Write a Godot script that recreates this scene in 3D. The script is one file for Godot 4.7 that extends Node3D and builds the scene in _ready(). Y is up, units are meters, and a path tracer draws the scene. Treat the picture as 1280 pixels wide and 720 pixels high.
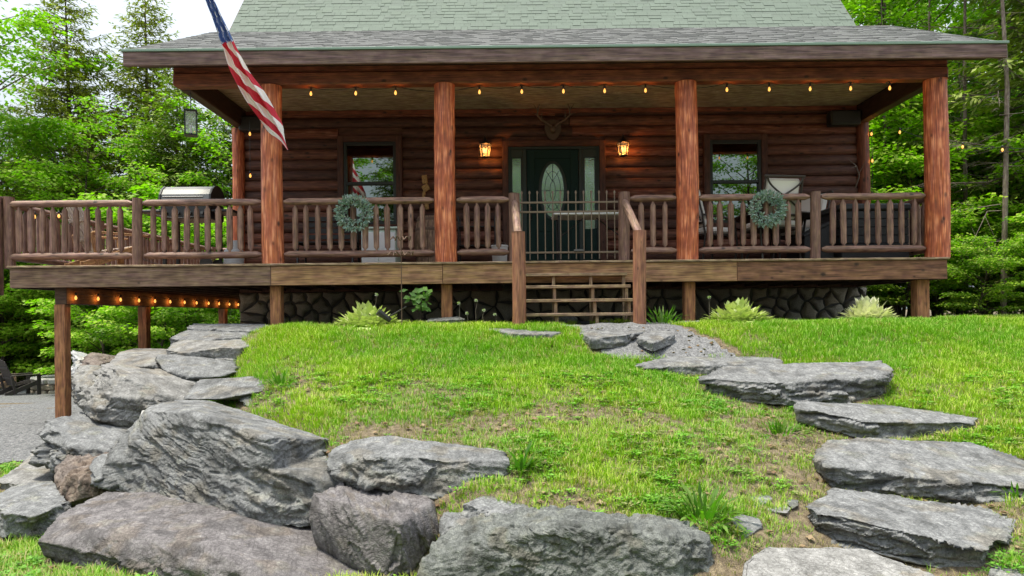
extends Node3D

const YC := 1.6            # eye height above the lower lawn; the porch pad lies a hand below it
var rng := RandomNumberGenerator.new()
var M := {}                # materials
var names := {}

# ---------------------------------------------------------------- helpers
func W(x, y, z) -> Vector3:      # x right, y above eye level, z distance from the viewpoint's plane
	return Vector3(x, y + YC, -z)
func R(a, b) -> float:
	return rng.randf_range(a, b)

class MB:
	var v := PackedVector3Array()
	var n := PackedVector3Array()
	var uv := PackedVector2Array()
	var c := PackedColorArray()
	var ix := PackedInt32Array()
	var uo := Vector2.ZERO
	var col := Color.WHITE
	func vert(p: Vector3, nn: Vector3, u := Vector2.ZERO) -> int:
		v.push_back(p); n.push_back(nn); uv.push_back(u + uo); c.push_back(col)
		return v.size() - 1
	func tri(a: int, b: int, d: int):
		var g := (v[d] - v[a]).cross(v[b] - v[a])
		if g.dot(n[a] + n[b] + n[d]) >= 0.0:
			ix.push_back(a); ix.push_back(b); ix.push_back(d)
		else:
			ix.push_back(a); ix.push_back(d); ix.push_back(b)
	func quad(a: int, b: int, d: int, e: int):
		tri(a, b, d); tri(a, d, e)
	func face(ps: Array, nn: Vector3, us: Array = []):      # flat convex polygon
		var id := []
		for k in ps.size():
			id.append(vert(ps[k], nn, us[k] if us.size() > k else Vector2.ZERO))
		for k in range(1, ps.size() - 1):
			tri(id[0], id[k], id[k + 1])
	func poly(ps: Array):                                    # flat, normal from the winding (counter clockwise seen from outside)
		face(ps, (ps[1] - ps[0]).cross(ps[2] - ps[0]).normalized())
	# box of size s at t (its centre), chamfered by b; u runs along the longest side
	func box(t: Transform3D, s: Vector3, b := 0.0):
		var h := s * 0.5
		var la := 0
		if s.y > s.x and s.y >= s.z: la = 1
		elif s.z > s.x and s.z > s.y: la = 2
		for ax in 3:
			var a1 := (ax + 1) % 3
			var a2 := (ax + 2) % 3
			for sg in [-1.0, 1.0]:
				var nn := Vector3.ZERO
				nn[ax] = sg
				var ps := []
				var us := []
				for q in [[-1, -1], [1, -1], [1, 1], [-1, 1]]:
					var p := Vector3.ZERO
					p[ax] = sg * h[ax]
					p[a1] = q[0] * (h[a1] - b)
					p[a2] = q[1] * (h[a2] - b)
					ps.append(t * p)
					var u := Vector2(p[la], p[a1] + p[a2])
					if ax == la: u = Vector2(p[a1], p[a2])
					else:
						var ot := a1 if a2 == la else a2
						u = Vector2(p[la] + h[la], p[ot] + ax * 0.37)
					us.append(u)
				face(ps, (t.basis * nn).normalized(), us)
		if b > 0.0:
			for ax in 3:
				var a1 := (ax + 1) % 3
				var a2 := (ax + 2) % 3
				for q in [[-1, -1], [1, -1], [1, 1], [-1, 1]]:
					var nn := Vector3.ZERO
					nn[a1] = q[0]; nn[a2] = q[1]
					var ps := []
					var us := []
					for e in [[-1, 0], [1, 0], [1, 1], [-1, 1]]:
						var p := Vector3.ZERO
						p[ax] = e[0] * (h[ax] - b)
						p[a1] = q[0] * (h[a1] - (b if e[1] == 1 else 0.0))
						p[a2] = q[1] * (h[a2] - (0.0 if e[1] == 1 else b))
						ps.append(t * p)
						us.append(Vector2(p[la] + h[la], p[a1] + p[a2]))
					face(ps, (t.basis * nn).normalized(), us)
			for q0 in [-1, 1]:
				for q1 in [-1, 1]:
					for q2 in [-1, 1]:
						var qs := Vector3(q0, q1, q2)
						var hb := h - Vector3(b, b, b)
						face([t * (qs * Vector3(h.x, hb.y, hb.z)), t * (qs * Vector3(hb.x, h.y, hb.z)), t * (qs * Vector3(hb.x, hb.y, h.z))], (t.basis * qs).normalized())
	func tube(pts: Array, rad: Array, sides := 8, caps := true):
		var up := Vector3.UP
		var d0: Vector3 = (pts[1] - pts[0]).normalized()
		if absf(d0.dot(up)) > 0.9: up = Vector3.RIGHT
		var sx: Vector3 = d0.cross(up).normalized()
		var prev := []
		var run := 0.0
		for k in pts.size():
			var d: Vector3 = (pts[mini(k + 1, pts.size() - 1)] - pts[maxi(k - 1, 0)]).normalized()
			sx = (sx - d * sx.dot(d)).normalized()
			var sy := d.cross(sx)
			if k > 0: run += pts[k].distance_to(pts[k - 1])
			var ring := []
			for j in sides + 1:
				var a := TAU * j / sides
				var o := sx * cos(a) + sy * sin(a)
				ring.append(vert(pts[k] + o * rad[k], o, Vector2(run, float(j) / sides * maxf(0.25, rad[k] * 6.28))))
			if k > 0:
				for j in sides:
					quad(prev[j], prev[j + 1], ring[j + 1], ring[j])
			if caps and (k == 0 or k == pts.size() - 1) and rad[k] > 0.001:
				var ps := []
				var us := []
				for j in sides:
					ps.append(v[ring[j]]); us.append(Vector2(cos(TAU * j / sides), sin(TAU * j / sides)) * rad[k])
				face(ps, -d if k == 0 else d, us)
			prev = ring
	func lathe(t: Transform3D, prof: Array, sides := 16):     # prof: [radius, height]
		var prev := []
		for k in prof.size():
			var a: Vector2 = Vector2(prof[maxi(k - 1, 0)][0], prof[maxi(k - 1, 0)][1])
			var b: Vector2 = Vector2(prof[mini(k + 1, prof.size() - 1)][0], prof[mini(k + 1, prof.size() - 1)][1])
			var tg := (b - a).normalized()
			var ring := []
			for j in sides + 1:
				var an := TAU * j / sides
				var nn := Vector3(tg.y * cos(an), -tg.x, tg.y * sin(an))
				ring.append(vert(t * Vector3(prof[k][0] * cos(an), prof[k][1], prof[k][0] * sin(an)), (t.basis * nn).normalized(), Vector2(float(j) / sides, prof[k][1])))
			if k > 0:
				for j in sides:
					quad(prev[j], prev[j + 1], ring[j + 1], ring[j])
			prev = ring
	func ball(cn: Vector3, r: Vector3, s := 10):
		var prof := []
		for k in s + 1:
			var a := PI * k / s
			prof.append([sin(a), -cos(a)])
		lathe(Transform3D(Basis.from_scale(r), cn), prof, s + 2)
	func mesh() -> ArrayMesh:
		var a := []
		a.resize(Mesh.ARRAY_MAX)
		a[Mesh.ARRAY_VERTEX] = v
		a[Mesh.ARRAY_NORMAL] = n
		a[Mesh.ARRAY_TEX_UV] = uv
		a[Mesh.ARRAY_COLOR] = c
		a[Mesh.ARRAY_INDEX] = ix
		var m := ArrayMesh.new()
		m.add_surface_from_arrays(Mesh.PRIMITIVE_TRIANGLES, a)
		return m

func mb() -> MB:
	var b := MB.new()
	b.uo = Vector2(R(0, 7), R(0, 7))
	return b
func at(p: Vector3, by := Basis.IDENTITY) -> Transform3D:
	return Transform3D(by, p)
# box by limits: x0..x1, y0..y1 (above eye), z0..z1 (distance)
func bx(b: MB, x0, x1, y0, y1, z0, z1, bev = 0.0):
	b.box(at(W((x0 + x1) * 0.5, (y0 + y1) * 0.5, (z0 + z1) * 0.5)), Vector3(x1 - x0, y1 - y0, z1 - z0), bev)
func bar(b: MB, p: Vector3, q: Vector3, w: float, h: float, bev := 0.0, up := Vector3.UP):   # box from p to q
	var d := (q - p).normalized()
	if absf(d.dot(up)) > 0.95: up = Vector3.BACK
	var sx := d.cross(up).normalized()
	var sy := sx.cross(d)
	b.box(Transform3D(Basis(sx, sy, -d), (p + q) * 0.5), Vector3(w, h, p.distance_to(q)), bev)

func numbered(s: String) -> String:
	if not names.has(s):
		names[s] = 0
		return s
	names[s] += 1
	return "%s_%03d" % [s, names[s]]
func thing(called: String, label: String, category: String, pos := Vector3.ZERO, group := "") -> Node3D:
	var o := Node3D.new()
	o.name = numbered(called)
	add_child(o)
	o.position = pos
	tag(o, label, category, group)
	return o
func tag(o: Node, label: String, category: String, group := "", kind := ""):
	o.set_meta("label", label)
	o.set_meta("category", category)
	if group != "": o.set_meta("group", group)
	if kind != "": o.set_meta("kind", kind)
# one mesh; geometry given in world coordinates (xf = identity) or placed by xf
func put(called: String, mesh: Mesh, m: Material, parent: Node = null, xf := Transform3D.IDENTITY) -> MeshInstance3D:
	var o := MeshInstance3D.new()
	o.mesh = mesh
	o.material_override = m
	if parent == null:
		o.name = numbered(called)
		add_child(o)
	else:
		o.name = called
		parent.add_child(o, true)
	o.global_transform = xf
	return o
func node(called: String, parent: Node) -> Node3D:
	var o := Node3D.new()
	o.name = called
	parent.add_child(o, true)
	return o
func obj(called: String, b: MB, m: Material, parent: Node = null, xf := Transform3D.IDENTITY) -> MeshInstance3D:
	return put(called, b.mesh(), m, parent, xf)
func lin(r, g, b) -> Color:
	return Color(r, g, b).linear_to_srgb()

# ---------------------------------------------------------------- textures
func noise(type, freq, oct, sd) -> FastNoiseLite:
	var f := FastNoiseLite.new()
	f.noise_type = type
	f.frequency = freq
	f.fractal_octaves = oct
	f.seed = sd
	return f
func gray(f: FastNoiseLite, w: int, h: int, stretch := 1) -> PackedByteArray:
	var im := f.get_seamless_image(w / stretch, h)
	if stretch > 1: im.resize(w, h, Image.INTERPOLATE_CUBIC)
	im.convert(Image.FORMAT_L8)
	return im.get_data()
func tex_from(bytes: PackedByteArray, w: int, h: int, fmt = Image.FORMAT_RGB8) -> ImageTexture:
	return ImageTexture.create_from_image(Image.create_from_data(w, h, false, fmt, bytes))
# colour by a ramp of [value, Color] over one channel
func ramp_tex(g: PackedByteArray, w: int, h: int, gr: Gradient) -> ImageTexture:
	var lut := []
	for k in 256: lut.append(gr.sample(k / 255.0))
	var out := PackedByteArray()
	out.resize(w * h * 3)
	for k in w * h:
		var c: Color = lut[g[k]]
		out[k * 3] = int(c.r * 255); out[k * 3 + 1] = int(c.g * 255); out[k * 3 + 2] = int(c.b * 255)
	return tex_from(out, w, h)
func grad(stops: Array) -> Gradient:
	var g := Gradient.new()
	g.offsets = PackedFloat32Array(stops.map(func(s): return s[0]))
	g.colors = PackedColorArray(stops.map(func(s): return s[1]))
	return g
func mixb(a: PackedByteArray, b: PackedByteArray, k: float) -> PackedByteArray:
	var o := PackedByteArray()
	o.resize(a.size())
	for i in a.size(): o[i] = int(a[i] * (1.0 - k) + b[i] * k)
	return o

func wood_maps(sd: int, knots: int, scuff := 0.0) -> Array:      # [grain brightness as colour, height]
	var w := 1024
	var h := 256
	var fine := gray(noise(FastNoiseLite.TYPE_SIMPLEX, 0.12, 4, sd), w, h, 32)
	var wide := gray(noise(FastNoiseLite.TYPE_SIMPLEX, 0.035, 3, sd + 3), w, h, 16)
	var blot := gray(noise(FastNoiseLite.TYPE_SIMPLEX, 0.012, 3, sd + 5), w, h, 2)
	var rr := RandomNumberGenerator.new()
	rr.seed = sd
	var kn := PackedFloat32Array()
	kn.resize(w * h)
	for k in knots:
		var cx := rr.randi_range(0, w - 1)
		var cy := rr.randi_range(0, h - 1)
		var rad := rr.randf_range(5, 12)
		var force := rr.randf_range(0.35, 1.0)
		for dy in range(-28, 29):
			for dx in range(-60, 61):
				var e := sqrt(dx * dx * 0.45 + dy * dy * 1.0) / rad
				if e < 2.4:
					var val := clampf(1.5 - e, 0.0, 1.0) * 0.85 + (0.18 * (0.5 + 0.5 * sin(e * 11.0)) * clampf(2.4 - e, 0.0, 1.0))
					var id := posmod(cy + dy, h) * w + posmod(cx + dx, w)
					kn[id] = maxf(kn[id], val * force)
	var col := PackedByteArray()
	col.resize(w * h * 3)
	var hb := PackedByteArray()
	hb.resize(w * h)
	for i in w * h:
		var f: float = fine[i] / 255.0
		var g: float = wide[i] / 255.0
		var b: float = blot[i] / 255.0
		var val := 0.76 + 0.26 * (f - 0.5) + 0.20 * (g - 0.5) + 0.22 * (b - 0.5)
		if f < 0.28: val -= (0.28 - f) * 1.1
		val *= 1.0 - 0.62 * kn[i]
		var sf := scuff * 0.6 * smoothstep(0.52, 0.68, 0.2 * b + 0.45 * g + 0.35 * f)      # pale scars where the bark was peeled
		val = clampf(val, 0.06, 1.0)
		col[i * 3] = int(255 * clampf(val * (1.0 + 0.1 * sf), 0, 1)); col[i * 3 + 1] = int(255 * clampf(val * (0.90 + 0.08 * b - 0.12 * scuff + 0.36 * sf), 0, 1)); col[i * 3 + 2] = int(255 * clampf(val * (0.82 + 0.16 * g - 0.16 * scuff + 0.5 * sf), 0, 1))
		hb[i] = int(255 * clampf(0.5 * f + 0.3 * g - 0.3 * kn[i] + 0.2, 0, 1))
	return [tex_from(col, w, h), tex_from(hb, w, h, Image.FORMAT_L8)]

func std(albedo: Color, rough := 0.8, metal := 0.0) -> StandardMaterial3D:
	var m := StandardMaterial3D.new()
	m.albedo_color = albedo
	m.roughness = rough
	m.metallic = metal
	return m
func wood(maps: Array, tint: Color, rough := 0.7, sc := 0.5, relief := 0.35) -> StandardMaterial3D:
	var m := std(tint, rough)
	m.albedo_texture = maps[0]
	m.heightmap_enabled = true
	m.heightmap_texture = maps[1]
	m.heightmap_scale = relief
	m.uv1_scale = Vector3(sc * 1.3, sc * 5.0, 1)
	return m
func tri_mat(m: StandardMaterial3D, alb, hgt, sc: float, relief := 0.0, world := true) -> StandardMaterial3D:
	m.albedo_texture = alb
	m.uv1_triplanar = true
	m.uv1_world_triplanar = world
	m.uv1_scale = Vector3(sc, sc, sc)
	if hgt != null:
		m.heightmap_enabled = true
		m.heightmap_texture = hgt
		m.heightmap_scale = relief
	return m
func leafy(back: Color, rough := 0.55) -> StandardMaterial3D:
	var m := std(Color.WHITE, rough)
	m.vertex_color_use_as_albedo = true
	m.cull_mode = BaseMaterial3D.CULL_DISABLED
	m.backlight_enabled = true
	m.backlight = back
	return m

func make_materials():
	var wa := wood_maps(11, 8)
	var wb := wood_maps(29, 3)
	var wc := wood_maps(47, 9, 1.0)
	M.wall_log = wood(wa, lin(0.231, 0.101, 0.068), 0.62, 0.45, 0.5)
	M.wall_log2 = wood(wb, lin(0.181, 0.081, 0.058), 0.62, 0.45, 0.5)
	M.wall_log3 = wood(wa, lin(0.275, 0.120, 0.078), 0.62, 0.38, 0.5)
	M.wall_log4 = wood(wa, lin(0.138, 0.065, 0.049), 0.65, 0.41, 0.5)
	M.wall_log5 = wood(wc, lin(0.300, 0.137, 0.089), 0.65, 0.36, 0.5)
	M.column = wood(wc, lin(0.865, 0.325, 0.143), 0.5, 0.4, 0.6)
	M.column2 = wood(wc, lin(0.893, 0.370, 0.173), 0.5, 0.33, 0.6)
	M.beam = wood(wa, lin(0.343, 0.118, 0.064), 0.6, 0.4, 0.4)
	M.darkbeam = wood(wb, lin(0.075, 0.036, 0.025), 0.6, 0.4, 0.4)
	M.rail = wood(wb, lin(0.350, 0.218, 0.169), 0.55, 0.5, 0.3)
	M.rail2 = wood(wa, lin(0.406, 0.262, 0.205), 0.55, 0.5, 0.3)
	M.stairpost = wood(wb, lin(0.504, 0.252, 0.151), 0.55, 0.4, 0.4)
	M.handrail = wood(wb, lin(0.40, 0.29, 0.235), 0.6, 0.5, 0.3)
	M.board_grey = wood(wb, lin(0.329, 0.235, 0.163), 0.8, 0.4, 0.4)
	M.board_tan = wood(wb, lin(0.527, 0.334, 0.179), 0.8, 0.35, 0.4)
	M.board_brown = wood(wa, lin(0.321, 0.170, 0.099), 0.8, 0.4, 0.4)
	M.post_tan = wood(wb, lin(0.558, 0.281, 0.125), 0.75, 0.5, 0.4)
	M.tread = wood(wb, lin(0.455, 0.367, 0.244), 0.85, 0.6, 0.4)
	M.fascia = wood(wb, lin(0.271, 0.196, 0.178), 0.75, 0.35, 0.3)
	M.ceiling = wood(wb, lin(0.612, 0.551, 0.408), 0.65, 0.5, 0.2)
	M.joist = wood(wb, lin(0.156, 0.104, 0.072), 0.85, 0.5, 0.3)
	M.trim = wood(wb, lin(0.14, 0.056, 0.034), 0.65, 0.5, 0.3)
	M.ornament = wood(wb, lin(0.75, 0.50, 0.20), 0.7, 2.0, 0.2)
	M.pale_wood = wood(wb, lin(0.90, 0.86, 0.80), 0.75, 0.8, 0.2)
	M.honey_wood = wood(wb, lin(0.78, 0.5, 0.25), 0.7, 0.8, 0.2)
	M.barrel = wood(wb, lin(0.40, 0.28, 0.19), 0.7, 0.8, 0.3)
	M.bark = wood(wa, lin(0.17, 0.14, 0.115), 0.9, 0.8, 1.2)
	M.bark_pale = wood(wb, lin(0.42, 0.39, 0.35), 0.9, 0.8, 0.8)
	M.bark_dead = wood(wb, lin(0.30, 0.27, 0.24), 0.9, 0.8, 0.8)
	# shingles
	var sg := gray(noise(FastNoiseLite.TYPE_VALUE, 0.3, 3, 7), 256, 256)
	var shn := ramp_tex(sg, 256, 256, grad([[0.0, Color(0.62, 0.62, 0.62)], [0.5, Color(0.86, 0.86, 0.86)], [1.0, Color(1, 1, 1)]]))
	M.shingles = []
	for c in SAGES:
		M.shingles.append(tri_mat(std(lin(c[0], c[1], c[2]), 0.85), shn, null, 4.0))
	M.shingles_all = tri_mat(std(Color.WHITE, 0.85), shn, null, 4.0)
	M.shingles_all.vertex_color_use_as_albedo = true
	M.drip = std(lin(0.17, 0.26, 0.20), 0.4, 0.0)
	# rock: broad tones, grain and streaks
	var n1 := gray(noise(FastNoiseLite.TYPE_SIMPLEX, 0.012, 6, 41), 512, 512)
	var n2 := gray(noise(FastNoiseLite.TYPE_SIMPLEX, 0.16, 3, 43), 512, 512)
	var rn := noise(FastNoiseLite.TYPE_SIMPLEX, 0.03, 5, 44)
	rn.fractal_type = FastNoiseLite.FRACTAL_RIDGED
	var n3 := gray(rn, 512, 512)
	for k in n3.size(): n3[k] = 255 - n3[k]      # ridges become fissures
	var mx := mixb(mixb(n1, n2, 0.5), n3, 0.36)
	var rh := mixb(n2, n3, 0.55)
	var rht := tex_from(rh, 512, 512, Image.FORMAT_L8)
	var tones := [
		[[0.070, 0.072, 0.074], [0.152, 0.156, 0.159], [0.27, 0.273, 0.276]],
		[[0.056, 0.050, 0.052], [0.124, 0.113, 0.116], [0.215, 0.203, 0.205]],
		[[0.045, 0.049, 0.047], [0.110, 0.117, 0.111], [0.21, 0.22, 0.205]],
		[[0.070, 0.050, 0.043], [0.165, 0.132, 0.115], [0.26, 0.225, 0.20]],
		[[0.10, 0.098, 0.094], [0.20, 0.197, 0.19], [0.31, 0.305, 0.30]],
		[[0.25, 0.26, 0.27], [0.43, 0.44, 0.45], [0.58, 0.58, 0.59]]]
	M.rocks = []
	for t in tones:
		var st := []
		var offs := [0.3, 0.5, 0.7]
		for k in 3: st.append([offs[k], lin(t[k][0], t[k][1], t[k][2])])
		st.append([0.735, lin(t[2][0] * 1.05, t[2][1] * 1.05, t[2][2] * 1.04)])
		st.append([0.76, lin(t[2][0] * 1.6, t[2][1] * 1.6, t[2][2] * 1.52)])      # lichen flecks
		var rm := tri_mat(std(Color.WHITE, 0.85), ramp_tex(mx, 512, 512, grad(st)), rht, 1.1, 1.1)
		rm.vertex_color_use_as_albedo = true
		M.rocks.append(rm)
	# house stones
	M.stones = []
	for c in [[0.46, 0.41, 0.32], [0.37, 0.33, 0.265], [0.45, 0.38, 0.28], [0.32, 0.29, 0.245], [0.50, 0.455, 0.37]]:
		var g3 := grad([[0.2, lin(c[0] * 0.45, c[1] * 0.45, c[2] * 0.45)], [0.8, lin(c[0] * 1.2, c[1] * 1.2, c[2] * 1.2)]])
		M.stones.append(tri_mat(std(Color.WHITE, 0.9), ramp_tex(mixb(n2, n3, 0.6), 512, 512, g3), rht, 1.5, 0.8))
	M.mortar = tri_mat(std(Color.WHITE, 0.95), ramp_tex(n2, 512, 512, grad([[0.2, lin(0.06, 0.058, 0.052)], [0.8, lin(0.13, 0.125, 0.115)]])), null, 2.0)
	# ground: soil and dry straw; gravel; forest floor is the same sheet
	var soil := mixb(n2, gray(noise(FastNoiseLite.TYPE_SIMPLEX, 0.02, 4, 51), 512, 512), 0.5)
	M.ground = tri_mat(std(Color.WHITE, 1.0), ramp_tex(soil, 512, 512, grad([[0.25, lin(0.055, 0.042, 0.028)], [0.5, lin(0.15, 0.115, 0.072)], [0.75, lin(0.29, 0.235, 0.15)]])), rht, 1.3, 2.0)
	var cel := noise(FastNoiseLite.TYPE_CELLULAR, 0.09, 1, 61)
	cel.cellular_return_type = FastNoiseLite.RETURN_CELL_VALUE
	var ce2 := noise(FastNoiseLite.TYPE_CELLULAR, 0.09, 1, 61)
	ce2.cellular_return_type = FastNoiseLite.RETURN_DISTANCE
	var gv := gray(cel, 512, 512)
	var gh := gray(ce2, 512, 512)
	var ghi := PackedByteArray()
	ghi.resize(gh.size())
	for k in gh.size(): ghi[k] = 255 - gh[k]
	M.gravel = tri_mat(std(Color.WHITE, 0.95), ramp_tex(mixb(gv, n1, 0.35), 512, 512, grad([[0.15, lin(0.075, 0.077, 0.08)], [0.5, lin(0.15, 0.153, 0.158)], [0.9, lin(0.29, 0.29, 0.295)]])), tex_from(ghi, 512, 512, Image.FORMAT_L8), 1.4, 1.5)
	# vegetation
	M.leaf = leafy(Color(0.75, 1.0, 0.3))
	M.pale_leaf = leafy(Color(0.55, 0.6, 0.42))
	M.needle = leafy(Color(0.6, 0.75, 0.25), 0.7)
	M.grass = leafy(Color(0.6, 0.8, 0.2), 0.6)
	# metals, paint, glass
	M.black = std(lin(0.018, 0.019, 0.02), 0.5)
	M.black_metal = std(lin(0.02, 0.02, 0.021), 0.35, 0.3)
	M.gate = std(lin(0.17, 0.125, 0.085), 0.5, 0.2)
	M.door = std(lin(0.016, 0.036, 0.032), 0.6)
	M.door.metallic_specular = 0.2
	M.door_trim = std(lin(0.012, 0.026, 0.024), 0.5)
	M.frame = std(lin(0.012, 0.018, 0.017), 0.4)
	M.steel = std(lin(0.15, 0.15, 0.147), 0.45, 0.9)
	M.white = std(lin(0.75, 0.76, 0.76), 0.5)
	M.tank = std(lin(0.55, 0.58, 0.60), 0.4)
	M.mint = std(lin(0.55, 0.68, 0.58), 0.5)
	M.rust = std(lin(0.12, 0.075, 0.05), 0.7, 0.3)
	M.cushion = std(lin(0.70, 0.68, 0.63), 0.9)
	M.chairframe = std(lin(0.035, 0.028, 0.023), 0.5, 0.2)
	M.antler = std(lin(0.11, 0.08, 0.06), 0.6)
	M.plaque = std(lin(0.085, 0.06, 0.045), 0.6)
	M.tub = tri_mat(std(lin(0.035, 0.037, 0.04), 0.6), shn, null, 3.0)
	M.tubcover = std(lin(0.022, 0.024, 0.026), 0.55)
	M.plastic = std(lin(0.05, 0.042, 0.038), 0.55)
	M.firewhite = tri_mat(std(lin(0.62, 0.60, 0.57), 0.8), shn, null, 2.0)
	M.curtain = std(lin(0.75, 0.75, 0.72), 0.9)
	M.room = std(lin(0.05, 0.04, 0.03), 0.9)
	var gl := std(Color(0.50, 0.53, 0.51, 0.5), 0.01, 1.0)
	gl.transparency = BaseMaterial3D.TRANSPARENCY_ALPHA
	M.glass = gl
	var gc := std(Color(0.85, 0.88, 0.88, 0.22), 0.02, 0.0)
	gc.transparency = BaseMaterial3D.TRANSPARENCY_ALPHA
	M.clear = gc
	var gd := std(Color(0.60, 0.63, 0.60, 0.9), 0.03, 1.0)
	gd.transparency = BaseMaterial3D.TRANSPARENCY_ALPHA
	gd.heightmap_enabled = true
	gd.heightmap_texture = tex_from(ghi, 512, 512, Image.FORMAT_L8)
	gd.heightmap_scale = 0.12
	gd.uv1_triplanar = true
	gd.uv1_world_triplanar = true
	gd.uv1_scale = Vector3(1.2, 1.2, 1.2)
	M.textured_glass = gd
	var bu := std(lin(0.9, 0.55, 0.2), 0.2)
	bu.emission_enabled = true
	bu.emission = Color(1.0, 0.70, 0.33)
	bu.emission_energy_multiplier = 0.42
	M.bulb = bu
	var fl := bu.duplicate()
	fl.emission_energy_multiplier = 0.8
	fl.emission = Color(1.0, 0.74, 0.42)
	M.lampglow = fl

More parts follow.
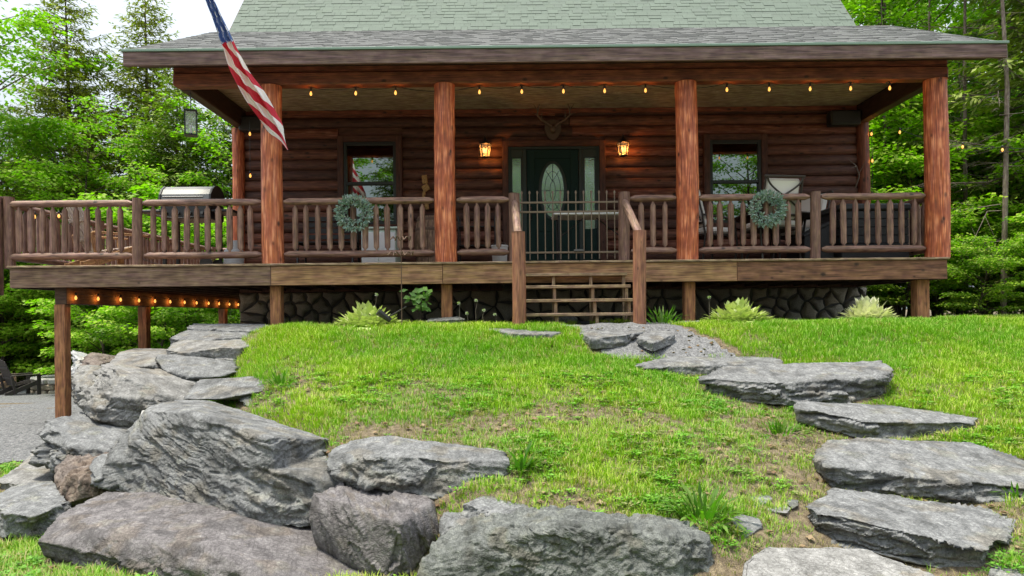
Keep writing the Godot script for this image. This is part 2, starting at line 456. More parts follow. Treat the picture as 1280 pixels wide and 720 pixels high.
var ROCKS = [
	["boulder", "largest grey boulder with a broad sloping streaked face, at the lower left", 0, Vector3(0.25,0.9,0.2), 0.8, 0.018, [[[-3.38,0.29,-5.75],[-2.64,0.21,-5.38],[-1.80,0.10,-5.00],[-1.63,0.25,-5.02],[-1.73,0.76,-5.12],[-2.21,0.83,-5.36],[-2.47,0.90,-5.55],[-2.99,0.87,-5.88],[-3.04,0.89,-6.20],[-2.87,0.86,-6.60],[-1.47,0.63,-5.75],[-3.19,0.15,-6.50],[-1.61,0.12,-6.00],[-3.22,0.63,-5.90]],[[-1.80,0.10,-5.00],[-1.41,0.15,-5.05],[-1.22,0.40,-5.20],[-1.34,0.51,-5.25],[-1.66,0.53,-5.02],[-1.96,0.30,-5.15],[-1.58,0.53,-5.90],[-2.31,0.47,-5.90],[-2.44,0.29,-5.60],[-2.99,0.34,-5.95],[-3.01,0.53,-6.00],[-2.82,0.32,-5.75]]]],
	["boulder", "long low purplish grey slab under the largest boulder, beside the grass", 1, Vector3(0.2,1,0.2), 0.8, 0.018, [[[-3.15,0.16,-4.70],[-3.18,0.27,-5.05],[-3.09,0.30,-5.45],[-1.85,0.09,-5.15],[-0.87,-0.04,-4.50],[-1.04,-0.12,-4.20],[-1.66,0.13,-4.35],[-2.15,0.18,-4.50],[-2.68,0.23,-4.70],[-3.14,0.08,-4.72],[-2.40,-0.05,-4.52],[-1.64,-0.20,-4.30],[-2.81,-0.26,-5.80],[-2.81,0.12,-5.80],[-2.81,-0.40,-5.00],[-1.24,-0.26,-5.80],[-1.24,0.12,-5.80],[-1.24,-0.40,-5.00]]]],
	["boulder", "purple tinted blocky boulder with a flat top, right of the largest boulder", 1, Vector3(0.85,0.3,-0.3), 0.75, 0.016, [[[-1.35,0.44,-4.78],[-1.21,0.43,-5.15],[-0.71,0.39,-5.20],[-0.53,0.36,-4.80],[-0.70,0.33,-4.45],[-1.36,0.30,-4.72],[-1.33,0.14,-4.74],[-1.03,0.04,-4.56],[-0.80,-0.04,-4.44],[-0.66,-0.03,-4.50],[-0.48,0.17,-4.72],[-1.21,-0.10,-5.50],[-1.21,0.27,-5.50],[-1.21,-0.24,-4.97],[-0.62,-0.10,-5.50],[-0.62,0.27,-5.50],[-0.62,-0.24,-4.97]]]],
	["boulder", "rugged grey boulder lying along the lawn edge above the purple block", 0, Vector3(0.1,1,0.3), 1.5, 0.016, [[[-1.37,0.54,-5.20],[-1.34,0.63,-5.30],[-1.23,0.68,-5.35],[-0.97,0.70,-5.40],[-0.48,0.64,-5.30],[-0.06,0.55,-5.20],[-0.02,0.51,-5.00],[-0.16,0.41,-4.90],[-0.31,0.37,-4.85],[-0.52,0.36,-4.85],[-1.00,0.47,-4.95],[-1.30,0.50,-5.10],[-0.95,0.64,-5.00],[-0.45,0.58,-4.90],[-1.15,0.32,-5.65],[-1.15,0.57,-5.65],[-1.15,0.21,-5.25],[-0.24,0.32,-5.65],[-0.24,0.57,-5.65],[-0.24,0.21,-5.25]]]],
	["boulder", "wide dark rough-faced boulder at the bottom centre below the lawn", 2, Vector3(0,0.7,0.7), 1.15, 0.016, [[[-0.55,0.10,-4.20],[-0.46,0.21,-4.25],[-0.21,0.35,-4.30],[-0.15,0.35,-4.50],[0.24,0.36,-4.60],[0.52,0.33,-4.45],[1.05,0.34,-4.30],[0.26,0.41,-4.12],[0.45,0.39,-4.08],[0.96,0.37,-4.02],[1.08,0.33,-4.05],[1.16,0.19,-4.10],[-0.38,-0.25,-4.12],[1.03,-0.17,-3.92],[1.21,0.02,-4.10],[-0.26,-0.31,-4.80],[-0.26,0.18,-4.80],[-0.26,-0.45,-4.36],[0.93,-0.31,-4.80],[0.93,0.18,-4.80],[0.93,-0.45,-4.36]]]],
	["boulder", "pale flat grey stone wedged behind the wide dark boulder", 0, Vector3(0.05,1,0.05), 0.8, 0.016, [[[-0.34,0.39,-4.62],[-0.22,0.40,-4.80],[0.07,0.43,-5.15],[0.21,0.41,-5.05],[0.38,0.36,-4.75],[0.24,0.35,-4.60],[-0.09,0.34,-4.45],[-0.32,0.27,-4.63],[-0.21,0.28,-4.80],[0.07,0.31,-5.13],[0.20,0.29,-5.04],[0.36,0.24,-4.75],[0.23,0.23,-4.61],[-0.08,0.22,-4.47]]]],
	["boulder", "small grey stone filling the gap beside the purple block", 0, Vector3(0.1,1,0.15), 0.9, 0.012, [[[-0.46,0.24,-4.55],[-0.45,0.33,-4.65],[-0.33,0.32,-4.70],[-0.22,0.32,-4.50],[-0.25,0.26,-4.42],[-0.38,0.21,-4.40],[-0.42,0.14,-4.95],[-0.42,0.26,-4.95],[-0.42,-0.04,-4.68],[-0.26,0.14,-4.95],[-0.26,0.26,-4.95],[-0.26,-0.04,-4.68]]]],
	["boulder", "pale fronted boulder with layered dark side, behind the left deck post", 4, Vector3(0.35,1,-0.1), 1.3, 0.02, [[[-4.19,0.76,-7.00],[-4.21,0.89,-7.10],[-4.30,1.14,-7.50],[-4.38,1.13,-7.90],[-3.82,1.06,-7.90],[-3.37,0.91,-7.50],[-3.23,0.78,-7.10],[-3.53,0.58,-7.00],[-3.74,0.59,-6.85],[-3.92,0.68,-6.72],[-3.84,1.06,-7.05],[-3.80,0.87,-6.80],[-4.19,0.51,-8.15],[-4.19,0.94,-8.15],[-4.19,0.33,-7.44],[-3.42,0.51,-8.15],[-3.42,0.94,-8.15],[-3.42,0.33,-7.44]]]],
	["boulder", "grey boulder with crumbly dark left end below the pale boulder", 0, Vector3(0.1,1,0.1), 1.7, 0.018, [[[-4.21,0.55,-6.40],[-4.25,0.71,-6.60],[-4.13,0.69,-7.00],[-3.63,0.55,-6.75],[-3.50,0.46,-6.30],[-3.76,0.50,-6.12],[-3.95,0.28,-6.20],[-4.11,0.33,-6.30],[-3.63,0.40,-6.15],[-4.13,0.21,-7.30],[-4.13,0.55,-7.30],[-4.13,0.03,-6.71],[-3.62,0.21,-7.30],[-3.62,0.55,-7.30],[-3.62,0.03,-6.71]]]],
	["boulder", "blocky brownish grey boulder tucked left of the largest boulder", 3, Vector3(0.9,0.2,0.2), 0.9, 0.018, [[[-3.81,0.37,-6.00],[-3.90,0.47,-6.30],[-3.64,0.45,-6.40],[-3.36,0.38,-6.10],[-3.33,0.31,-5.75],[-3.44,0.35,-5.70],[-3.48,0.16,-5.65],[-3.64,0.21,-5.75],[-3.27,0.21,-5.75],[-3.80,0.10,-6.70],[-3.80,0.35,-6.70],[-3.80,-0.04,-6.18],[-3.37,0.10,-6.70],[-3.37,0.35,-6.70],[-3.37,-0.04,-6.18]]]],
	["boulder", "flat pale stone at the gravel edge near the left side", 4, Vector3(0.05,1,0.05), 1, 0.018, [[[-4.47,0.21,-6.25],[-4.54,0.27,-6.60],[-4.60,0.33,-7.00],[-4.10,0.23,-6.50],[-4.04,0.20,-6.25],[-4.22,0.21,-6.10],[-4.46,0.07,-6.26],[-4.53,0.13,-6.59],[-4.59,0.19,-6.97],[-4.11,0.09,-6.50],[-4.06,0.06,-6.26],[-4.22,0.07,-6.12]]]],
	["boulder", "flat layered grey stone above the grass at the far left", 0, Vector3(0.05,1,0.05), 1.3, 0.018, [[[-4.14,0.21,-5.70],[-4.15,0.23,-6.00],[-3.90,0.25,-6.10],[-3.43,0.20,-5.55],[-3.49,0.20,-5.22],[-3.68,0.21,-5.20],[-4.13,0.02,-5.70],[-4.13,0.04,-5.98],[-3.90,0.06,-6.08],[-3.45,0.01,-5.55],[-3.51,0.01,-5.24],[-3.68,0.02,-5.22]]]],
	["boulder", "tilted flat slab jutting over the grass above the largest boulder", 0, Vector3(-0.12,1,0.1), 1, 0.018, [[[-3.20,0.85,-7.00],[-3.23,0.98,-7.40],[-2.50,1.00,-7.60],[-2.32,0.98,-7.40],[-2.28,0.93,-7.20],[-2.50,0.88,-7.00],[-2.86,0.83,-6.80],[-3.14,0.83,-6.90],[-3.08,0.82,-7.70],[-3.08,0.92,-7.70],[-3.08,0.81,-7.25],[-2.43,0.82,-7.70],[-2.43,0.92,-7.70],[-2.43,0.81,-7.25]]]],
	["boulder", "dark low stone under the tilted flat slab", 2, Vector3(0.1,1,0.15), 1, 0.02, [[[-2.65,0.81,-6.95],[-2.61,0.88,-7.10],[-2.36,0.90,-7.30],[-2.25,0.84,-7.15],[-2.27,0.76,-6.90],[-2.52,0.75,-6.85],[-2.58,0.67,-7.50],[-2.58,0.83,-7.50],[-2.58,0.50,-7.17],[-2.31,0.67,-7.50],[-2.31,0.83,-7.50],[-2.31,0.50,-7.17]]]],
	["boulder", "dark layered slab between the pale flat stone and the tilted slab", 0, Vector3(0.1,1,0.1), 1.4, 0.02, [[[-3.94,1.16,-7.90],[-3.99,1.21,-8.10],[-3.88,1.19,-8.30],[-3.19,1.05,-8.20],[-3.08,1.00,-8.00],[-3.17,0.97,-7.80],[-3.47,0.96,-7.70],[-3.73,1.03,-7.75],[-3.86,1.11,-7.80],[-3.85,0.94,-8.50],[-3.85,1.10,-8.50],[-3.85,0.91,-8.10],[-3.23,0.94,-8.50],[-3.23,1.10,-8.50],[-3.23,0.91,-8.10]]]],
	["boulder", "smooth light grey rounded stone beside the rear deck post", 4, Vector3(0.1,1,0.15), 0.6, 0.02, [[[-4.47,1.10,-8.00],[-4.65,1.18,-8.50],[-4.71,1.24,-8.90],[-4.35,1.23,-9.00],[-3.95,1.17,-8.30],[-3.84,1.05,-7.80],[-4.25,1.06,-7.80],[-4.57,0.97,-9.20],[-4.57,1.15,-9.20],[-4.57,0.80,-8.50],[-3.98,0.97,-9.20],[-3.98,1.15,-9.20],[-3.98,0.80,-8.50]]]],
	["boulder", "long pale stone with rounded left end next to the lawn", 4, Vector3(0.05,1,0.05), 0.8, 0.02, [[[-4.11,1.23,-8.50],[-4.21,1.32,-8.90],[-3.58,1.34,-9.20],[-3.04,1.26,-8.80],[-3.18,1.24,-8.40],[-3.79,1.21,-8.30],[-4.09,1.10,-8.51],[-4.18,1.19,-8.89],[-3.58,1.21,-9.17],[-3.07,1.13,-8.79],[-3.20,1.11,-8.41],[-3.78,1.08,-8.32]]]],
	["boulder", "second highest flat stone of the stack by the house corner", 0, Vector3(0.05,1,0.05), 1, 0.02, [[[-4.29,1.36,-9.00],[-4.32,1.42,-9.30],[-4.27,1.47,-9.60],[-3.63,1.46,-9.60],[-3.30,1.37,-9.10],[-3.76,1.34,-8.90],[-4.27,1.26,-9.01],[-4.30,1.32,-9.30],[-4.25,1.37,-9.58],[-3.64,1.36,-9.58],[-3.33,1.27,-9.11],[-3.77,1.24,-8.92]]]],
	["boulder", "topmost flat stone of the stack by the house corner", 0, Vector3(0.05,1,0.05), 1.3, 0.022, [[[-4.29,1.48,-9.50],[-4.40,1.54,-9.90],[-3.41,1.52,-9.90],[-3.06,1.46,-9.50],[-3.52,1.44,-9.30],[-4.26,1.38,-9.51],[-4.37,1.44,-9.89],[-3.43,1.42,-9.89],[-3.10,1.36,-9.51],[-3.53,1.34,-9.32]]]],
	["boulder", "small white stone beside the largest boulder", 5, Vector3(0.1,1,0.15), 0.6, 0.015, [[[-3.39,0.68,-6.50],[-3.40,0.77,-6.60],[-3.33,0.77,-6.65],[-3.23,0.72,-6.50],[-3.28,0.61,-6.40],[-3.38,0.58,-6.80],[-3.38,0.70,-6.80],[-3.38,0.51,-6.60],[-3.26,0.58,-6.80],[-3.26,0.70,-6.80],[-3.26,0.51,-6.60]]]],
	["boulder", "little pale stone between the brown block and largest boulder", 4, Vector3(0.1,1,0.15), 0.6, 0.015, [[[-3.46,0.50,-6.20],[-3.38,0.61,-6.30],[-3.31,0.61,-6.35],[-3.21,0.56,-6.20],[-3.31,0.42,-6.05],[-3.42,0.39,-6.50],[-3.42,0.52,-6.50],[-3.42,0.32,-6.28],[-3.25,0.39,-6.50],[-3.25,0.52,-6.50],[-3.25,0.32,-6.28]]]],
	["boulder", "dark jagged chunk of stone leaning on the largest boulder's left end", 0, Vector3(0.1,1,0.15), 1.1, 0.014, [[[-3.44,0.41,-5.80],[-3.45,0.47,-5.90],[-3.22,0.55,-5.90],[-3.10,0.50,-5.80],[-3.28,0.34,-5.65],[-3.40,0.31,-6.05],[-3.40,0.46,-6.05],[-3.40,0.24,-5.85],[-3.16,0.31,-6.05],[-3.16,0.46,-6.05],[-3.16,0.24,-5.85]]]],
	["stone_step", "uppermost rough stone step below the gravel path", 0, Vector3(0.05,1,0.05), 0.9, 0.02, [[[1.26,1.09,-7.42],[1.40,1.06,-7.35],[2.77,1.08,-7.40],[2.86,1.10,-7.60],[2.79,1.12,-7.85],[1.72,1.14,-7.85],[1.30,0.97,-7.43],[1.44,0.94,-7.36],[2.74,0.96,-7.41],[2.82,0.98,-7.60],[2.75,1.00,-7.84],[1.74,1.02,-7.84]]]],
	["stone_step", "second stone step from the house, dark broken front with pale block end", 0, Vector3(0.05,1,0.05), 1.2, 0.02, [[[1.78,0.99,-6.85],[2.50,0.96,-6.55],[3.39,1.02,-6.55],[3.53,1.04,-6.75],[3.61,1.08,-7.10],[2.11,1.03,-7.20],[1.83,0.79,-6.85],[2.52,0.76,-6.56],[3.36,0.82,-6.56],[3.49,0.84,-6.75],[3.57,0.88,-7.09],[2.15,0.83,-7.18]]]],
	["stone_step", "third stone step from the house, thin with a dark ragged edge", 0, Vector3(0.05,1,0.05), 1.4, 0.02, [[[2.43,0.81,-6.20],[2.84,0.71,-5.85],[3.74,0.69,-5.85],[3.88,0.71,-6.00],[3.62,0.75,-6.40],[2.61,0.81,-6.45],[2.47,0.66,-6.20],[2.86,0.56,-5.86],[3.71,0.54,-5.86],[3.84,0.56,-6.01],[3.60,0.60,-6.39],[2.64,0.66,-6.43]]]],
	["stone_step", "widest stone step with a deep rough front, cut by the right edge", 0, Vector3(0.05,1,0.05), 1, 0.016, [[[2.17,0.57,-5.20],[2.18,0.55,-5.00],[2.60,0.51,-4.90],[3.50,0.45,-4.75],[3.92,0.46,-5.20],[3.49,0.60,-5.50],[2.47,0.62,-5.55],[2.21,0.32,-5.20],[2.22,0.30,-5.01],[2.62,0.26,-4.91],[3.47,0.20,-4.77],[3.87,0.21,-5.20],[3.46,0.35,-5.48],[2.49,0.37,-5.53]]]],
	["stone_step", "long slanting stone step with layered front, second lowest", 0, Vector3(0.05,1,0.1), 1.3, 0.014, [[[1.84,0.37,-4.60],[2.19,0.40,-4.90],[3.17,0.31,-4.65],[3.03,0.30,-4.40],[2.65,0.26,-4.02],[2.10,0.36,-4.20],[1.83,0.37,-4.42],[1.87,0.20,-4.59],[2.20,0.23,-4.88],[3.13,0.14,-4.64],[3.00,0.13,-4.40],[2.64,0.09,-4.04],[2.11,0.19,-4.21],[1.85,0.20,-4.42]]]],
	["stone_step", "lowest stone step, flat and pale, at the bottom right", 4, Vector3(0.05,1,0.05), 0.8, 0.014, [[[1.25,0.22,-3.95],[1.44,0.24,-4.15],[1.99,0.22,-4.10],[2.22,0.20,-3.80],[1.80,0.13,-3.40],[1.06,0.15,-3.45],[1.27,0.07,-3.94],[1.45,0.09,-4.13],[1.97,0.07,-4.09],[2.19,0.05,-3.80],[1.79,-0.02,-3.42],[1.09,0.00,-3.47]]]],
	["stone_step", "flat stone peeping in at the bottom right corner", 0, Vector3(0.05,1,0.05), 0.9, 0.016, [[[2.65,0.17,-4.00],[2.87,0.18,-4.15],[3.08,0.16,-4.15],[2.82,0.15,-3.70],[2.51,0.16,-3.75],[2.66,0.05,-4.00],[2.86,0.06,-4.14],[3.06,0.04,-4.14],[2.82,0.03,-3.71],[2.52,0.04,-3.76]]]],
	["small_stone", "small grey stone in the grass left of the steps, higher one", 0, Vector3(0.1,1,0.15), 1, 0.012, [[[1.49,0.39,-4.80],[1.59,0.39,-4.90],[1.70,0.38,-4.85],[1.68,0.39,-4.70],[1.55,0.35,-4.60],[1.53,0.32,-5.05],[1.53,0.35,-5.05],[1.53,0.25,-4.83],[1.67,0.32,-5.05],[1.67,0.35,-5.05],[1.67,0.25,-4.83]]]],
	["small_stone", "small grey stone in the weeds beside the wide dark boulder", 0, Vector3(0.1,1,0.15), 1, 0.012, [[[1.32,0.34,-4.40],[1.41,0.35,-4.50],[1.52,0.33,-4.45],[1.50,0.31,-4.35],[1.36,0.26,-4.25],[1.35,0.23,-4.65],[1.35,0.29,-4.65],[1.35,0.16,-4.45],[1.49,0.23,-4.65],[1.49,0.29,-4.65],[1.49,0.16,-4.45]]]],
	["small_stone", "dark pebble sized stone touching the slanting step", 2, Vector3(0.1,1,0.15), 1, 0.01, [[[1.77,0.37,-4.65],[1.82,0.37,-4.75],[1.88,0.37,-4.75],[1.84,0.36,-4.65],[1.78,0.35,-4.60],[1.78,0.34,-4.83],[1.78,0.34,-4.83],[1.78,0.30,-4.71],[1.86,0.34,-4.83],[1.86,0.34,-4.83],[1.86,0.30,-4.71]]]],
	["small_stone", "low flat stone between the weeds and the slanting step", 4, Vector3(0.1,1,0.15), 1, 0.012, [[[1.61,0.35,-4.60],[1.74,0.35,-4.75],[1.80,0.35,-4.65],[1.71,0.35,-4.50],[1.64,0.32,-4.85],[1.64,0.32,-4.85],[1.64,0.27,-4.67],[1.77,0.32,-4.85],[1.77,0.32,-4.85],[1.77,0.27,-4.67]]]],
	["small_stone", "dark little stone beside the bottom edge of the dark boulder", 0, Vector3(0.1,1,0.15), 1, 0.012, [[[1.13,0.14,-4.00],[1.18,0.18,-4.05],[1.24,0.17,-4.05],[1.22,0.14,-3.95],[1.15,0.12,-3.90],[1.15,0.09,-4.15],[1.15,0.13,-4.15],[1.15,0.02,-4.02],[1.22,0.09,-4.15],[1.22,0.13,-4.15],[1.22,0.02,-4.02]]]],
	["flat_stone", "flat dark stone on the gravel left of the staircase foot", 0, Vector3(0.05,1,0.05), 1, 0.022, [[[-0.35,1.45,-8.75],[-0.00,1.47,-8.95],[0.49,1.46,-8.90],[0.72,1.42,-8.60],[0.45,1.38,-8.20],[-0.00,1.40,-8.30],[-0.32,1.35,-8.74],[0.01,1.37,-8.93],[0.48,1.36,-8.89],[0.70,1.32,-8.60],[0.44,1.28,-8.22],[0.01,1.30,-8.32]]]],
	["flat_stone", "broad flat stone right in front of the staircase", 0, Vector3(0.05,1,0.05), 1, 0.022, [[[0.76,1.42,-8.55],[0.98,1.45,-8.80],[1.58,1.47,-8.90],[1.60,1.42,-8.50],[1.29,1.36,-8.05],[0.85,1.33,-7.85],[0.78,1.31,-8.54],[0.99,1.34,-8.78],[1.56,1.36,-8.88],[1.58,1.31,-8.50],[1.29,1.25,-8.07],[0.87,1.22,-7.88]]]],
	["flat_stone", "smaller flat stone right of the broad stone before the stairs", 0, Vector3(0.05,1,0.05), 1, 0.022, [[[1.38,1.36,-8.00],[1.64,1.42,-8.45],[1.84,1.42,-8.35],[1.82,1.38,-8.10],[1.51,1.30,-7.75],[1.40,1.26,-8.01],[1.64,1.32,-8.43],[1.83,1.32,-8.34],[1.82,1.28,-8.10],[1.52,1.20,-7.77]]]],
	["flat_stone", "low dark block of stone lying under the porch centre-left post", 2, Vector3(0.05,1,0.05), 1, 0.02, [[[-1.13,1.54,-9.35],[-1.10,1.58,-9.70],[-0.74,1.60,-9.75],[-0.62,1.54,-9.40],[-1.12,1.43,-9.36],[-1.09,1.47,-9.69],[-0.74,1.49,-9.74],[-0.63,1.43,-9.41]]]],
	["flat_stone", "flat stone lying in the bed under the staircase treads", 2, Vector3(0.05,1,0.05), 1, 0.02, [[[0.53,1.57,-9.60],[0.66,1.60,-9.90],[0.84,1.60,-9.90],[0.87,1.56,-9.60],[0.54,1.48,-9.61],[0.66,1.51,-9.89],[0.83,1.51,-9.89],[0.87,1.47,-9.61]]]],
	["small_stone", "grey stone at the lawn edge right of the end porch post", 0, Vector3(0.1,1,0.15), 1, 0.02, [[[4.38,1.48,-9.90],[4.62,1.53,-10.20],[4.83,1.53,-10.20],[4.73,1.48,-9.90],[4.45,1.44,-10.30],[4.45,1.49,-10.30],[4.45,1.36,-10.10],[4.76,1.44,-10.30],[4.76,1.49,-10.30],[4.76,1.36,-10.10]]]],
	["small_stone", "pale stone lying in the grass near the woods on the right", 4, Vector3(0.1,1,0.15), 1, 0.02, [[[6.10,1.46,-9.90],[6.32,1.51,-10.10],[6.42,1.49,-10.10],[6.27,1.44,-9.80],[6.15,1.41,-10.20],[6.15,1.46,-10.20],[6.15,1.32,-10.00],[6.37,1.41,-10.20],[6.37,1.46,-10.20],[6.37,1.32,-10.00]]]],
	["small_stone", "flat grey stone in the grass left of the pale shrub", 0, Vector3(0.1,1,0.15), 1, 0.02, [[[3.07,1.49,-9.60],[3.26,1.51,-9.90],[3.37,1.50,-9.80],[3.30,1.46,-9.50],[3.12,1.43,-10.00],[3.12,1.47,-10.00],[3.12,1.34,-9.75],[3.33,1.43,-10.00],[3.33,1.47,-10.00],[3.33,1.34,-9.75]]]],
	["background_boulder", "reddish boulder near the fire pit, behind the deck post", 3, Vector3(0.1,1,0.15), 2, 0.05, [[[-9.26,0.53,-15.50],[-9.32,0.80,-15.70],[-9.36,0.89,-16.00],[-9.10,0.83,-15.80],[-8.86,0.63,-15.50],[-8.83,0.49,-15.20],[-9.27,0.34,-16.60],[-9.27,0.74,-16.60],[-9.27,-0.01,-15.90],[-8.91,0.34,-16.60],[-8.91,0.74,-16.60],[-8.91,-0.01,-15.90]]]],
	["background_boulder", "pale boulder below the reddish one near the fire pit", 4, Vector3(0.1,1,0.15), 2, 0.05, [[[-9.02,0.45,-14.80],[-9.18,0.66,-15.20],[-8.93,0.67,-15.20],[-8.50,0.58,-14.80],[-8.33,0.32,-14.40],[-8.53,0.18,-14.20],[-9.04,0.03,-15.80],[-9.04,0.50,-15.80],[-9.04,-0.32,-15.00],[-8.47,0.03,-15.80],[-8.47,0.50,-15.80],[-8.47,-0.32,-15.00]]]],
	["background_boulder", "upright whitish stone standing in for a chair back by the fire pit", 5, Vector3(0.1,1,0.15), 1.5, 0.05, [[[-9.84,0.43,-16.00],[-9.94,0.89,-16.20],[-9.93,0.93,-16.30],[-9.63,0.71,-16.00],[-9.53,0.41,-15.80],[-9.88,0.23,-16.70],[-9.88,0.75,-16.70],[-9.88,-0.19,-16.25],[-9.59,0.23,-16.70],[-9.59,0.75,-16.70],[-9.59,-0.19,-16.25]]]],  # pale chair back given the shape of a stone
]

# ---------------------------------------------------------------- the cabin
const SAGES := [[0.165, 0.212, 0.172], [0.171, 0.219, 0.178], [0.159, 0.204, 0.166], [0.176, 0.225, 0.184], [0.163, 0.207, 0.170]]
const GRAZING_GREYS := [[0.145, 0.15, 0.148], [0.155, 0.16, 0.157], [0.135, 0.14, 0.138], [0.162, 0.166, 0.164], [0.14, 0.145, 0.143]]  # porch roof: grey of the sage shingles under grazing light, painted into the tints
const DECK := 0.74
const ZF := 9.93           # row of porch columns
const ZB := 12.2           # front log wall
const XL := -4.61
const XR := 6.0

func log_mesh(L: float, h: float, depth: float) -> MB:     # D log lying along x, front bulge towards +z
	var b := mb()
	var seg := maxi(2, int(L / 0.6))
	var prev := []
	var jig := R(0, 50)
	for i in seg + 1:
		var x := -L * 0.5 + L * i / seg
		var ring := []
		var wob := 0.004 * sin(x * 2.3 + jig)
		for j in 9:
			var a := -PI * 0.5 + PI * j / 8.0
			var y := sin(a) * h * 0.5
			var z := cos(a) * depth * (1.0 + wob * 8.0)
			var nn := Vector3(0, sin(a) / h, cos(a) / depth * 0.5).normalized()
			ring.append(b.vert(Vector3(x, y, z + wob), nn, Vector2(x + L * 0.5, j * 0.05)))
		if i > 0:
			for j in 8: b.quad(prev[j], prev[j + 1], ring[j + 1], ring[j])
		prev = ring
	for e in [-1.0, 1.0]:
		var ps := []
		for j in 9:
			var a := -PI * 0.5 + PI * j / 8.0
			ps.append(Vector3(e * L * 0.5, sin(a) * h * 0.5, cos(a) * depth))
		b.face(ps, Vector3(e, 0, 0))
	return b

func log_post(y0: float, y1: float, r: float, knobs := 5) -> MB:      # upright peeled log, slightly uneven, with knots
	var b := mb()
	var nseg := maxi(6, int((y1 - y0) / 0.12))
	var sides := 18
	var prev := []
	var ph := R(0, 6)
	var kn := []
	for k in knobs: kn.append([R(y0, y1), R(0, TAU), R(0.004, 0.014)])
	for i in nseg + 1:
		var y := y0 + (y1 - y0) * i / nseg
		var cx := 0.008 * sin(y * 1.9 + ph)
		var cz := 0.008 * cos(y * 1.3 + ph)
		var ring := []
		for j in sides + 1:
			var a := TAU * j / sides
			var rr := r * (1.0 + 0.025 * sin(2.0 * a + y * 1.5 + ph) + 0.015 * sin(5.0 * a - y * 2.0)) * (1.0 - 0.03 * (y - y0) / (y1 - y0))
			for q in kn:
				var da := wrapf(a - q[1], -PI, PI)
				rr += q[2] * exp(-pow((y - q[0]) / 0.06, 2.0) - pow(da / 0.28, 2.0))
			ring.append(b.vert(Vector3(cx + cos(a) * rr, y, cz + sin(a) * rr), Vector3(cos(a), 0, sin(a)), Vector2(y, float(j) / sides * 1.0)))
		if i > 0:
			for j in sides: b.quad(prev[j], prev[j + 1], ring[j + 1], ring[j])
		prev = ring
	for e in 2:
		var ps := []
		for j in sides: ps.append(Vector3(cos(TAU * j / sides) * r * 0.99, [y0, y1][e], sin(TAU * j / sides) * r * 0.99))
		b.face(ps, [Vector3.DOWN, Vector3.UP][e])
	return b

var baluster_mesh: ArrayMesh
func rail_between(parent: Node, A: Vector3, B: Vector3):     # A, B at deck level
	var rl := node("railing", parent)
	var d := (B - A).normalized()
	var L := A.distance_to(B)
	for k in 2:
		var y: float = [0.865, 0.14][k]
		var e0 := R(0, 0.02)
		var t := mb()
		var jx := Vector3(0, R(-0.006, 0.006), 0)
		var rr := 0.047
		t.tube([A + d * e0 + Vector3(0, y, 0), A + d * (e0 + 0.07) + Vector3(0, y, 0), A + d * L * 0.5 + Vector3(0, y, 0) + jx, B - d * 0.07 + Vector3(0, y, 0), B + Vector3(0, y, 0)], [0.022, rr, rr * 1.03, rr, 0.022], 12)
		obj("top_rail" if k == 0 else "bottom_rail", t, M.rail if rng.randf() < 0.6 else M.rail2, rl)
	var cnt := int(round(L / 0.155)) - 1
	for k in cnt:
		var p := A + d * (L * (k + 1) / (cnt + 1) + R(-0.006, 0.006))
		var by := Basis(Vector3.UP, R(0, TAU)) * Basis(Vector3.RIGHT, R(-0.02, 0.02))
		by = by.scaled(Vector3(R(0.9, 1.12), 1, R(0.9, 1.12)))
		put("baluster", baluster_mesh, M.rail if rng.randf() < 0.6 else M.rail2, rl, at(p, by))
func rail_post(parent: Node, p: Vector3, y1 := 0.93, r := 0.068):
	obj("railing_post", log_post(-0.02, y1, r, 2), M.rail, parent, at(p))

